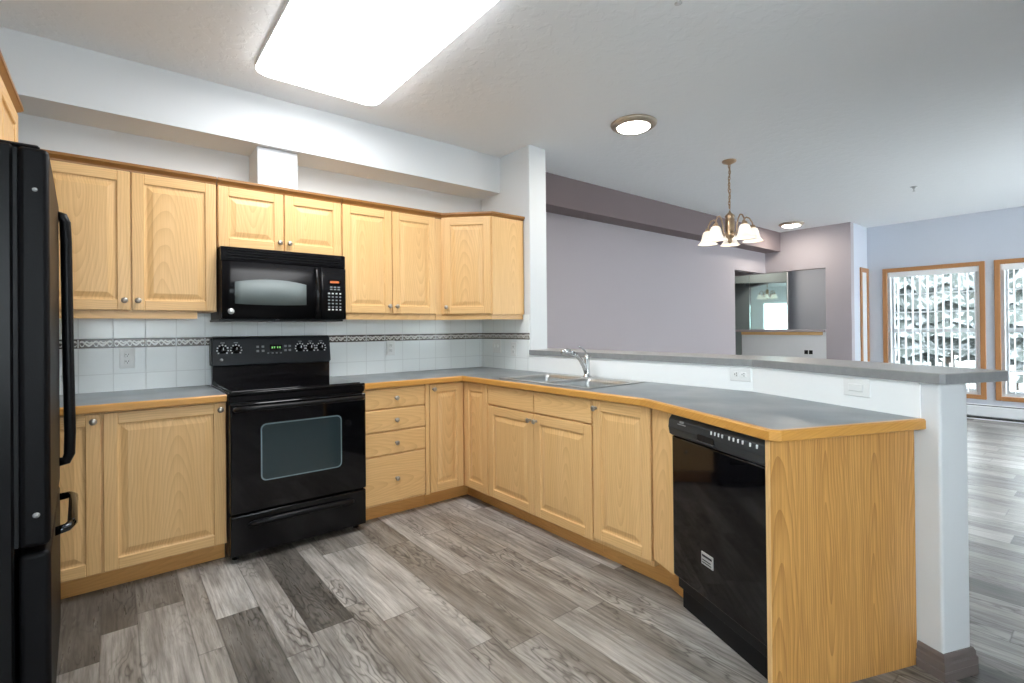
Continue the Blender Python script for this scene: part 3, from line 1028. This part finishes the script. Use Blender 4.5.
for kx, kz, r in ((0.060, 1.137, 0.024), (0.136, 1.137, 0.024), (0.530, 1.137, 0.0235), (0.600, 1.137, 0.0235), (0.672, 1.137, 0.0235)):
    p = on_console(kx, kz)
    kn = MB().lathe([(0.0245, 0.001), (0.0245, -0.003), (r * 0.84, -0.006), (r * 0.76, -0.024), (r * 0.6, -0.027), (0.0, -0.027)], p, 'Y', 22).build('control_knob', 'black_gloss', cn)
    MB().box(p[0] - 0.0022, p[0] + 0.0022, p[1] - 0.030, p[1] - 0.026, p[2], p[2] + 0.016).build('pointer', 'white_mark', cn)
    for k in range(9):
        an = math.radians(-40 + k * 32.5)
        q = on_console(kx + 0.031 * math.cos(an), kz + 0.031 * math.sin(an))
        MB().box(q[0] - 0.0042, q[0] + 0.0042, q[1] - 0.002, q[1] + 0.001, q[2] - 0.0042, q[2] + 0.0042).build('dial_mark', 'white_mark', cn)
    q = on_console(kx, kz + 0.045)
    MB().box(q[0] - 0.012, q[0] + 0.012, q[1] - 0.0015, q[1] + 0.001, q[2] - 0.003, q[2] + 0.003).build('dial_legend', 'grey_mark', cn)
p = on_console(0.375, 1.145)
dp = MB().box(0.335, 0.415, p[1] - 0.003, p[1] + 0.004, 1.125, 1.162, 0.002).build('display', 'black_glass', cn)
for k, x in enumerate((0.347, 0.361, 0.381, 0.395)):
    q = on_console(x, 1.144)
    MB().box(x, x + 0.007, q[1] - 0.0055, q[1] - 0.003, 1.139, 1.151).build('digit', 'green_led', cn)
for zz in (1.152, 1.124):
    for x in (0.262, 0.294, 0.435, 0.462):
        q = on_console(x, zz)
        MB().box(x - 0.008, x + 0.008, q[1] - 0.002, q[1] + 0.002, zz - 0.007, zz + 0.007, 0.001).build('button', 'grey_mark', cn)
for x in (0.325, 0.352, 0.378, 0.404):
    q = on_console(x, 1.108)
    MB().box(x - 0.006, x + 0.006, q[1] - 0.002, q[1] + 0.002, 1.103, 1.112, 0.001).build('button', 'grey_mark', cn)
q = on_console(0.052, 1.075)
MB().lathe([(0.0095, 0.002), (0.0095, -0.001), (0.0, -0.0015)], q, 'Y', 20).build('round_emblem', 'silver', cn)
# oven door
dr = MB().box(0.004, RW - 0.004, -0.042, -0.001, 0.268, 0.862, 0.008, seg=2).build('oven_door', 'black_glass', rg)
def rounded_plate(x0, x1, z0, z1, y0, y1, r, n=5):
    mb = MB()
    pl = []
    for cx, cz, st in ((x1 - r, z1 - r, 0), (x0 + r, z1 - r, 90), (x0 + r, z0 + r, 180), (x1 - r, z0 + r, 270)):
        for k in range(n + 1):
            an = math.radians(st + 90 * k / n)
            pl.append((cx + r * math.cos(an), cz + r * math.sin(an)))
    a_ = [mb.bm.verts.new((x, y0, z)) for x, z in pl]
    b_ = [mb.bm.verts.new((x, y1, z)) for x, z in pl]
    mb.bm.faces.new(a_)
    mb.bm.faces.new(b_)
    for k in range(len(pl)):
        mb.bm.faces.new((a_[k], a_[(k + 1) % len(pl)], b_[(k + 1) % len(pl)], b_[k]))
    return mb


rounded_plate(0.152, 0.602, 0.425, 0.742, -0.0432, -0.040, 0.030).build('window_rim', 'oven_rim', dr)
rounded_plate(0.159, 0.595, 0.432, 0.735, -0.0442, -0.041, 0.025).build('oven_window', 'oven_window', dr)
hz = 0.836
hd = [(0.030, -0.042, hz - 0.004), (0.034, -0.070, hz), (0.05, -0.083, hz + 0.002)] + [(0.05 + k * (RW - 0.1) / 8, -0.083 - 0.006 * math.sin(PI * k / 8), hz + 0.002) for k in range(1, 8)] + [(RW - 0.05, -0.083, hz + 0.002), (RW - 0.034, -0.070, hz), (RW - 0.030, -0.042, hz - 0.004)]
MB().tube(hd, 0.0155, 12, flat=0.9).build('handle', 'black_satin', dr)
dw = MB().box(0.004, RW - 0.004, -0.036, -0.001, 0.040, 0.258, 0.008, seg=2).build('storage_drawer', 'black_gloss', rg)
MB().tube([(0.09, -0.034, 0.195), (0.11, -0.046, 0.203), (0.25, -0.052, 0.207), (0.383, -0.054, 0.208), (0.52, -0.052, 0.207), (0.656, -0.046, 0.203), (0.676, -0.034, 0.195)], [0.008, 0.013, 0.014, 0.014, 0.014, 0.013, 0.008], 10, flat=1.2).build('drawer_pull', 'black_satin', dw)

# ================================================================== MICROWAVE
mw = thing('microwave', 'black over-the-range microwave hanging under the short wall cabinet', 'microwave', (-2.134, -0.405, 1.328))
MW, MH = 0.730, 0.427
MB().box(0.0, MW, 0.012, 0.398, 0.0, MH, 0.004).build('body', 'black_satin', mw)
MB().box(-0.008, 0.30, 0.02, 0.38, -0.012, 0.0, 0.003).box(0.32, MW - 0.01, 0.02, 0.38, -0.012, 0.0, 0.003).build('underside_filter', 'panel_grey', mw)
vg = MB()
vg.box(0.0, MW, 0.0, 0.02, 0.340, MH - 0.002, 0.005)
gv = vg.build('vent_grille', 'black_gloss', mw)
for k in range(4):
    MB().box(0.03, MW - 0.03, -0.004, 0.004, 0.358 + k * 0.016, 0.366 + k * 0.016, 0.002).build('louvre', 'black_satin', gv)


def bowed(x0, x1, z0, z1, y0, bow, y1, n=12, topbow=0.0, cx=None, hw=None):
    """plate whose front bows towards the viewer; topbow arches the upper edge"""
    mb = MB()
    cx = (x0 + x1) / 2 if cx is None else cx
    hw = (x1 - x0) / 2 if hw is None else hw
    rows = []
    for k in range(n + 1):
        x = x0 + (x1 - x0) * k / n
        f = 1 - ((x - cx) / hw) ** 2
        g = 1 - ((x - (x0 + x1) / 2) / ((x1 - x0) / 2)) ** 2
        y = y0 - bow * f
        rows.append([mb.bm.verts.new(q) for q in ((x, y, z0 - topbow * 0.25 * g), (x, y, z1 + topbow * g), (x, y1 - bow * f if y1 < 0.0 else y1, z1 + topbow * g), (x, y1 - bow * f if y1 < 0.0 else y1, z0 - topbow * 0.25 * g))])
    for a_, b_ in zip(rows, rows[1:]):
        for k in range(4):
            f_ = mb.bm.faces.new((a_[k], a_[(k + 1) % 4], b_[(k + 1) % 4], b_[k]))
            f_.smooth = k == 0
    mb.bm.faces.new(rows[0])
    mb.bm.faces.new(rows[-1])
    return mb


md = bowed(0.002, 0.560, 0.004, 0.337, -0.004, 0.022, 0.014, cx=0.30, hw=0.42).build('door', 'mw_black', mw)
bowed(0.068, 0.470, 0.090, 0.218, -0.0055, 0.022, -0.004, cx=0.30, hw=0.42, topbow=0.022).build('door_window', 'mw_window', md)
hx_ = 0.528
MB().tube([(hx_, -0.016, 0.040), (hx_, -0.042, 0.052), (hx_, -0.056, 0.10), (hx_, -0.060, 0.175), (hx_, -0.056, 0.25), (hx_, -0.042, 0.312), (hx_, -0.016, 0.324)], [0.009, 0.011, 0.012, 0.012, 0.012, 0.011, 0.009], 12).build('handle', 'black_gloss', md)
em = MB().lathe([(0.017, 0.001), (0.017, -0.003), (0.0, -0.004)], (0.048, -0.019, 0.045), 'Y', 22).build('round_emblem', 'silver', md)
cp = bowed(0.563, MW - 0.002, 0.004, 0.337, -0.004, 0.020, 0.014, cx=0.30, hw=0.46).build('control_panel', 'mw_black', mw)
yp = -0.0205
dpl = MB().box(0.612, 0.690, yp + 0.004, yp + 0.02, 0.232, 0.258, 0.001).build('display', 'black_glass', cp)
MB().box(0.622, 0.680, yp + 0.003, yp + 0.006, 0.238, 0.252).build('lit_segment', 'orange_led', cp)
for r_, zz in enumerate((0.212, 0.197)):
    for x in (0.630, 0.655, 0.680):
        MB().box(x - 0.008, x + 0.008, yp + 0.0045 + (x - 0.63) * 0.05, yp + 0.02, zz - 0.004, zz + 0.004, 0.001).build('key', 'grey_mark', cp)
for zz in (0.170, 0.148, 0.126, 0.104, 0.082, 0.064):
    for x in (0.615, 0.640, 0.665, 0.690):
        MB().box(x - 0.0065, x + 0.0065, yp + 0.003 + (x - 0.61) * 0.09, yp + 0.02, zz - 0.0045, zz + 0.0045, 0.001).build('key', 'white_mark' if zz in (0.170, 0.064) else 'grey_mark', cp)

# ================================================================== DISHWASHER
Dw = thing('dishwasher', 'black built-in dishwasher angled at the end of the peninsula', 'dishwasher', (*wp(0.217, -0.640), 0), -PI / 2 - A)
WD = 0.562
MB().box(0.004, WD - 0.004, 0.02, 0.56, 0.10, 0.868, 0.003).build('tub_shell', 'black_matt', Dw)
MB().box(0.004, WD - 0.004, 0.045, 0.065, 0.004, 0.158).build('toe_panel', 'black_satin', Dw)
dd_ = MB().box(0.003, WD - 0.003, -0.006, 0.019, 0.158, 0.775, 0.008, seg=2).build('door', 'black_glass', Dw)
cpn = MB()
pr = [(-0.004, 0.777), (-0.016, 0.785), (-0.022, 0.815), (-0.018, 0.848), (-0.004, 0.868), (0.019, 0.868), (0.019, 0.777)]
v0 = [cpn.bm.verts.new((0.003, y, z)) for y, z in pr]
v1 = [cpn.bm.verts.new((WD - 0.003, y, z)) for y, z in pr]
cpn.bm.faces.new(v0)
cpn.bm.faces.new(v1)
for k in range(7):
    cpn.bm.faces.new((v0[k], v0[(k + 1) % 7], v1[(k + 1) % 7], v1[k]))
cp = cpn.build('control_panel', 'dw_panel', Dw)
rounded_plate(0.205, 0.305, 0.796, 0.822, -0.0232, -0.015, 0.008).build('latch_recess', 'black_matt', cp)
MB().box(0.200, 0.310, -0.028, -0.016, 0.790, 0.796, 0.002).build('latch_lip', 'dw_panel', cp)
for k, x in enumerate((0.285, 0.306, 0.327, 0.348, 0.385, 0.408, 0.431, 0.454, 0.490, 0.522)):
    MB().box(x, x + 0.0065, -0.0225, -0.016, 0.834, 0.848, 0.001).build('button', 'white_mark', cp)
MB().box(0.07, 0.125, -0.0215, -0.016, 0.836, 0.839).box(0.085, 0.11, -0.0215, -0.016, 0.843, 0.852).build('logo', 'grey_mark', cp)
bd = MB().box(0.205, 0.275, -0.0095, -0.004, 0.296, 0.346, 0.001).build('badge', 'silver', dd_)
MB().box(0.211, 0.269, -0.0105, -0.008, 0.329, 0.337).build('badge_line', 'panel_grey', dd_)
MB().box(0.211, 0.262, -0.0105, -0.008, 0.314, 0.318).build('badge_line', 'panel_grey', dd_)
MB().box(0.211, 0.266, -0.0105, -0.008, 0.304, 0.308).build('badge_line', 'panel_grey', dd_)

# ================================================================== FRIDGE
FXF = -2.762
fr_ = thing('fridge', 'tall black bottom-freezer fridge cropped at the left edge', 'fridge', (FXF, -1.775, 0), PI / 2 + math.radians(2.2))
FW = 0.81
MB().box(0.004, FW - 0.004, 0.075, 0.78, 0.02, 1.782, 0.006).build('cabinet', 'black_satin', fr_)
MB().box(0.02, FW - 0.02, 0.03, 0.075, 0.01, 0.075, 0.004).build('kick_grille', 'black_matt', fr_)
ud = MB().box(0.0, FW, 0.0, 0.066, 0.655, 1.780, 0.014, seg=3).build('fridge_door', 'black_pebble', fr_)
ld = MB().box(0.0, FW, 0.0, 0.066, 0.085, 0.640, 0.014, seg=3).build('freezer_door', 'black_pebble', fr_)
MB().box(0.01, FW - 0.01, 0.066, 0.075, 0.66, 1.774).build('door_gasket', 'black_matt', ud)
hy_ = FW - 0.06
MB().tube([(hy_, 0.004, 1.725), (hy_, -0.012, 1.722), (hy_, -0.020, 1.70), (hy_, -0.023, 1.62), (hy_, -0.027, 1.2), (hy_, -0.032, 0.85), (hy_, -0.030, 0.77), (hy_, -0.020, 0.745), (hy_, 0.004, 0.742)], [0.014] * 9, 12, flat=1.3).build('handle', 'black_satin', ud)
MB().tube([(0.30, 0.004, 0.600), (0.31, -0.030, 0.605), (0.35, -0.042, 0.606), (FW - 0.10, -0.042, 0.606), (FW - 0.06, -0.030, 0.605), (FW - 0.05, 0.004, 0.600)], 0.014, 12).build('freezer_handle', 'dark_chrome', ld)
MB().box(0.02, 0.10, 0.02, 0.12, 1.780, 1.792, 0.005).build('hinge_cover', 'black_satin', fr_)
MB().lathe([(0.006, 0.0), (0.005, -0.003), (0.0, -0.004)], (0.0, 0.03, 1.66), 'X', 12).build('screw_cap', 'silver', ud)
MB().lathe([(0.008, 0.0), (0.007, -0.003), (0.0, -0.005)], (0.0, 0.03, 0.745), 'X', 12).build('screw_cap', 'silver', ud)

# ================================================================== LAMPS
kl = thing('ceiling_light', 'large white rectangular fluorescent light box over the kitchen floor', 'ceiling light', (-1.643, -1.325, ZC))
mb = MB()
bm = mb.bm
def rloop(hx0, hy0, z, r, n=5):
    out = []
    for sx, sy, st in ((1, 1, 0), (-1, 1, 90), (-1, -1, 180), (1, -1, 270)):
        for k in range(n + 1):
            an = math.radians(st + 90 * k / n)
            out.append(bm.verts.new((sx * (hx0 - r) + r * math.cos(an), sy * (hy0 - r) + r * math.sin(an), z)))
    return out
LX, LY = 0.362, 0.690
lo = [rloop(LX - 0.006, LY - 0.006, -0.024, 0.06), rloop(LX - 0.004, LY - 0.004, -0.034, 0.06), rloop(LX - 0.02, LY - 0.02, -0.046, 0.055), rloop(LX - 0.05, LY - 0.05, -0.052, 0.045)]
for p_, q_ in zip(lo, lo[1:]):
    for k in range(len(p_)):
        f_ = bm.faces.new((p_[k], p_[(k + 1) % len(p_)], q_[(k + 1) % len(p_)], q_[k]))
        f_.smooth = True
bm.faces.new(lo[-1])
mb.build('diffuser', 'diffuser', kl)
mb = MB()
bm = mb.bm
lo = [rloop(LX, LY, 0.0, 0.065), rloop(LX, LY, -0.024, 0.065)]
for k in range(len(lo[0])):
    bm.faces.new((lo[0][k], lo[0][(k + 1) % len(lo[0])], lo[1][(k + 1) % len(lo[0])], lo[1][k]))
bm.faces.new(lo[0])
bm.faces.new(lo[1])
mb.build('housing', 'white_trim', kl)


def flush(x, y, r, label, name='flush_light'):
    f = thing(name, label, 'ceiling light', (x, y, ZC), 0, 'round flush ceiling lights')
    MB().lathe([(r * 0.94, 0.0), (r, -0.006), (r * 0.98, -0.018), (r * 0.86, -0.032), (r * 0.72, -0.036), (r * 0.70, -0.032), (r * 0.70, 0.0)], (0, 0, 0), 'Z', 36).build('metal_ring', 'warm_nickel', f)
    MB().lathe([(r * 0.705, -0.030), (r * 0.66, -0.038), (r * 0.4, -0.044), (0.0, -0.046)], (0, 0, 0), 'Z', 32).build('glass_diffuser', 'flush', f)


flush(0.335, -1.455, 0.165, 'round flush ceiling light with nickel ring above the raised bar')
flush(6.25, 0.10, 0.165, 'added unseen flush ceiling light filling the hall behind the opening')  # added lamp, hidden by the wall, brightens the hall
flush(5.05, -0.64, 0.165, 'small round flush ceiling light near the far lilac grey wall')

ch = thing('chandelier', 'brass five-arm chandelier with white bell glass shades hanging on chain', 'chandelier', (1.69, -1.465, ZC), 0)
ZA = 2.742
MB().lathe([(0.0, -0.036), (0.012, -0.036), (0.022, -0.030), (0.055, -0.016), (0.062, -0.006), (0.060, 0.0)], (0, 0, 0), 'Z', 28).build('canopy', 'brass', ch)
zt_, zb_ = -0.034, -0.445
nl = 14
for k in range(nl):
    z = zt_ - 0.012 - k * (zt_ - zb_ - 0.02) / nl
    pts = []
    for j in range(13):
        an = 2 * PI * j / 12
        u_, v_ = 0.0085 * math.cos(an), 0.021 * math.sin(an)
        sway = 0.006 * math.sin(k * 0.9)
        pts.append((u_ + sway, 0, z + v_) if k % 2 else (sway, u_, z + v_))
    MB().tube(pts, 0.0036, 6, caps=False).build('chain_link', 'brass', ch)
MB().tube([(0.004, 0.004, -0.03), (0.014, 0.0, -0.15), (-0.008, 0.01, -0.26), (-0.030, -0.012, -0.31), (0.012, 0.0, -0.37), (0.004, 0.0, -0.45)], 0.003, 6).build('cord', 'brass', ch)
bz = -0.728
MB().lathe([(0.0, 0.285), (0.006, 0.280), (0.010, 0.266), (0.020, 0.255), (0.040, 0.236), (0.042, 0.224), (0.034, 0.212), (0.040, 0.202), (0.041, 0.120), (0.036, 0.090), (0.041, 0.080), (0.042, 0.062), (0.034, 0.045), (0.018, 0.030), (0.016, 0.018), (0.022, 0.006), (0.012, -0.010), (0.0, -0.014)], (0, 0, bz), 'Z', 20).build('column', 'brass', ch)
ra = 0.197
for k in range(5):
    an = math.radians(27.4 + 72 * k)
    ca, sa = math.cos(an), math.sin(an)
    pr = [(0.036, 0.085), (0.066, 0.058), (0.090, 0.080), (0.098, 0.140), (0.115, 0.190), (0.140, 0.218), (0.168, 0.208), (0.190, 0.172), (ra, 0.135)]
    pts = []
    for i in range(len(pr) - 1):
        for s_ in range(3):
            f = s_ / 3
            pts.append(((pr[i][0] * (1 - f) + pr[i + 1][0] * f) * ca, (pr[i][0] * (1 - f) + pr[i + 1][0] * f) * sa, bz + pr[i][1] * (1 - f) + pr[i + 1][1] * f))
    pts.append((ra * ca, ra * sa, bz + 0.135))
    arm = MB().tube(pts, 0.0058, 8).build('arm', 'brass', ch)
    MB().lathe([(0.0, 0.03), (0.010, 0.03), (0.022, 0.018), (0.026, 0.0), (0.022, -0.004)], (ra * ca, ra * sa, bz + 0.118), 'Z', 16).build('socket_cap', 'brass', arm)
    MB().lathe([(0.022, 0.122), (0.036, 0.114), (0.046, 0.092), (0.052, 0.062), (0.060, 0.034), (0.075, 0.010), (0.088, 0.0), (0.085, 0.001), (0.072, 0.014), (0.056, 0.038), (0.048, 0.064), (0.042, 0.088), (0.033, 0.108), (0.020, 0.116)], (ra * ca, ra * sa, bz + 0.0), 'Z', 26).build('glass_shade', 'shade', arm)
    MB().lathe([(0.0, 0.095), (0.012, 0.09), (0.02, 0.065), (0.022, 0.05), (0.015, 0.032), (0.0, 0.026)], (ra * ca, ra * sa, bz), 'Z', 14).build('bulb', 'bulb', arm)


def sprinkler(x, y, label):
    s = thing('sprinkler_head', label, 'sprinkler', (x, y, ZC), 0, 'ceiling sprinkler heads')
    MB().lathe([(0.034, 0.0), (0.033, -0.004), (0.018, -0.008), (0.012, -0.02), (0.006, -0.024), (0.0, -0.024)], (0, 0, 0), 'Z', 18).build('escutcheon', 'silver', s)
    MB().tube([(0.011, 0, -0.018), (0.016, 0, -0.03), (0.008, 0, -0.044), (0, 0, -0.048), (-0.008, 0, -0.044), (-0.016, 0, -0.03), (-0.011, 0, -0.018)], 0.0025, 6).build('yoke', 'silver', s)
    MB().lathe([(0.0, 0.0), (0.016, 0.0), (0.017, -0.002), (0.0, -0.003)], (0, 0, -0.048), 'Z', 14).build('deflector', 'silver', s)


sprinkler(-0.66, -2.46, 'small sprinkler head on the ceiling at the top edge of photo')
sprinkler(4.10, -2.26, 'small sprinkler head on the ceiling towards the far windows')

# ================================================================== OUTLETS AND SWITCHES
def plate(name, label, loc, rotz, kind, w=0.072, h=0.116):
    o_ = thing(name, label, 'outlet' if 'outlet' in name else 'switch', loc, rotz, 'white wall plates in the kitchen')
    b_ = MB().box(-w / 2, w / 2, -0.006, -0.0005, -h / 2, h / 2, 0.002).build('cover_plate', 'plate', o_)
    if kind == 'duplex' or kind == 'duplex_h':
        for s_ in (-1, 1):
            cx, cz = (0, s_ * 0.020) if kind == 'duplex' else (s_ * 0.020, 0)
            r_ = MB().box(cx - 0.014, cx + 0.014, -0.0085, -0.005, cz - 0.014, cz + 0.014, 0.002).build('receptacle', 'plate', o_)
            for (dx, dz) in ((-0.006, 0.003), (0.006, 0.003), (0, -0.007)):
                if kind == 'duplex_h':
                    dx, dz = dz, dx
                MB().box(cx + dx - 0.0018, cx + dx + 0.0018, -0.0092, -0.008, cz + dz - 0.0035, cz + dz + 0.0035).build('slot', 'slot', r_)
    elif kind == 'rocker':
        MB().box(-0.016, 0.016, -0.011, -0.005, -0.032, 0.032, 0.003).build('rocker', 'plate', o_)
    elif kind == 'rocker_h':
        MB().box(-0.032, 0.032, -0.011, -0.005, -0.016, 0.016, 0.003).build('rocker', 'plate', o_)
    elif kind == 'toggle2':
        for s_ in (-0.023, 0.023):
            MB().box(s_ - 0.005, s_ + 0.005, -0.016, -0.005, -0.012, 0.012, 0.002).build('toggle', 'plate', o_)


plate('outlet', 'white duplex outlet on the tiles between fridge and range', (-2.558, -0.006, 1.103), 0, 'duplex')
plate('outlet', 'white outlet on the tiles just right of the range', (-0.897, -0.006, 1.112), 0, 'duplex')
plate('light_switch', 'white double switch plate on the tiles of the side wall corner', (-0.006, -0.235, 1.105), -PI / 2, 'toggle2', 0.116, 0.116)
plate('outlet', 'white outlet on the side wall tiles left of the bar end', (-0.006, -0.470, 1.085), -PI / 2, 'duplex')
plate('outlet', 'white horizontal duplex outlet under the raised bar near its bend', (-0.006, -2.394, 1.000), -PI / 2, 'duplex_h', 0.116, 0.072)
sw = wp(0.580, -0.006)
plate('light_switch', 'white horizontal switch under the raised bar near its free end', (sw.x, sw.y, 1.000), -PI / 2 - A, 'rocker_h', 0.116, 0.072)
bo2 = thing('outlet', 'small black double outlet low on the white half wall far behind', 'outlet', (XE, -0.63, 0.855), -PI / 2)
MB().box(-0.065, 0.065, -0.006, -0.0005, -0.045, 0.045, 0.002).build('cover_plate', 'white_trim', bo2)
for s_ in (-0.032, 0.032):
    MB().box(s_ - 0.026, s_ + 0.026, -0.009, -0.005, -0.030, 0.030, 0.002).build('socket', 'black_matt', bo2)

# ================================================================== HALL MIRROR, HEATER
mr = thing('mirror', 'mirrored closet panels seen through the opening in the far wall', 'mirror', (6.60, 0.52, 0), -PI / 2 + math.radians(22.4))
MB().box(-0.62, -0.18, -0.012, 0.0, 0.05, 2.45, 0.002).build('mirror_panel', 'mirror', mr)
MB().box(-0.175, 0.42, -0.012, 0.0, 0.05, 2.45, 0.002).build('mirror_panel', 'mirror', mr)
MB().box(-0.64, 0.44, 0.001, 0.05, 0.0, 2.48, 0.002).build('backing', 'white_trim', mr)

ht = thing('baseboard_heater', 'long white baseboard heater on the floor below the far windows', 'heater', (XW, -3.6, 0.0), PI / 2 * -1)
HL = 2.3
hc = MB()
hp = [(-0.001, 0.02), (-0.060, 0.045), (-0.065, 0.060), (-0.065, 0.165), (-0.040, 0.185), (-0.001, 0.20)]
v0 = [hc.bm.verts.new((-HL, y, z)) for y, z in hp]
v1 = [hc.bm.verts.new((HL, y, z)) for y, z in hp]
hc.bm.faces.new(v0)
hc.bm.faces.new(v1)
for k in range(len(hp)):
    hc.bm.faces.new((v0[k], v0[(k + 1) % len(hp)], v1[(k + 1) % len(hp)], v1[k]))
hb = hc.build('cover', 'white_trim', ht)
MB().box(-HL, HL, -0.055, -0.002, 0.014, 0.028).build('lower_gap', 'dark_gap', ht)
MB().box(-HL, HL, -0.068, -0.002, 0.0, 0.014, 0.002).build('bottom_strip', 'white_trim', ht)
MB().box(-HL, HL, -0.045, -0.036, 0.182, 0.190).build('upper_gap', 'dark_gap', ht)

# ================================================================== OUTSIDE
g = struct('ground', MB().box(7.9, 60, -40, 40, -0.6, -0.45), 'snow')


def conifer(x, y, h, r, label):
    tr_ = thing('conifer_tree', label, 'tree', (x, y, -0.45), random.random() * 6, 'snowy trees beyond the windows')
    mb = MB()
    n = 11
    for k in range(n):
        z0 = h * (0.10 + 0.82 * k / n)
        rr_ = r * (1 - k / n) ** 0.8 + 0.06
        hh = h * 0.17
        seg = 18
        base = []
        for j in range(seg):
            an = 2 * PI * j / seg + k
            q = rr_ * (0.62 + 0.55 * random.random())
            base.append(mb.bm.verts.new((q * math.cos(an), q * math.sin(an), z0 - 0.25 * random.random() * r)))
        mid = [mb.bm.verts.new((0.42 * v.co.x, 0.42 * v.co.y, z0 + hh * 0.5)) for v in base]
        tip = mb.bm.verts.new((0, 0, z0 + hh))
        bot = mb.bm.verts.new((0, 0, z0 + hh * 0.1))
        for j in range(seg):
            j2 = (j + 1) % seg
            mb.bm.faces.new((base[j], base[j2], mid[j2], mid[j]))
            mb.bm.faces.new((mid[j], mid[j2], tip))
            mb.bm.faces.new((base[j2], base[j], bot))
    mb.build('foliage', 'conifer', tr_)
    MB().lathe([(r * 0.09, 0.0), (r * 0.07, h * 0.3), (0.02, h * 0.9)], (0, 0, 0), 'Z', 10).build('trunk', 'bark', tr_)


TREES = [(15.0, 0.6, 6.0, 1.2, 'tall snowy conifer behind the left part of the left window'),
         (14.5, -1.9, 5.6, 1.1, 'snowy conifer behind the right part of the left window'),
         (19.5, 3.6, 7.2, 1.4, 'snowy conifer far left beyond the left window frame'),
         (18.5, -4.6, 6.0, 1.3, 'snowy conifer behind the window at the right edge'),
         (21.0, 0.4, 8.0, 1.5, 'tallest snowy conifer in the back row behind left window'),
         (24.0, -2.9, 7.6, 1.6, 'snowy conifer in the back row behind right window')]
for a_ in TREES:
    conifer(*a_)
fe = thing('picket_fence', 'low weathered picket fence on the snow outside the windows', 'fence', (12.5, -1.0, -0.45))
for k in range(60):
    yy = -5.9 + k * 0.2
    MB().prism([(-0.01, yy - 0.035), (0.01, yy - 0.035), (0.01, yy + 0.035), (-0.01, yy + 0.035)], 0.05, 0.82).build('picket', 'fence_wood', fe)
MB().box(0.01, 0.05, -6.0, 6.0, 0.2, 0.28).build('rail', 'fence_wood', fe)
MB().box(0.01, 0.05, -6.0, 6.0, 0.62, 0.70).build('rail', 'fence_wood', fe)
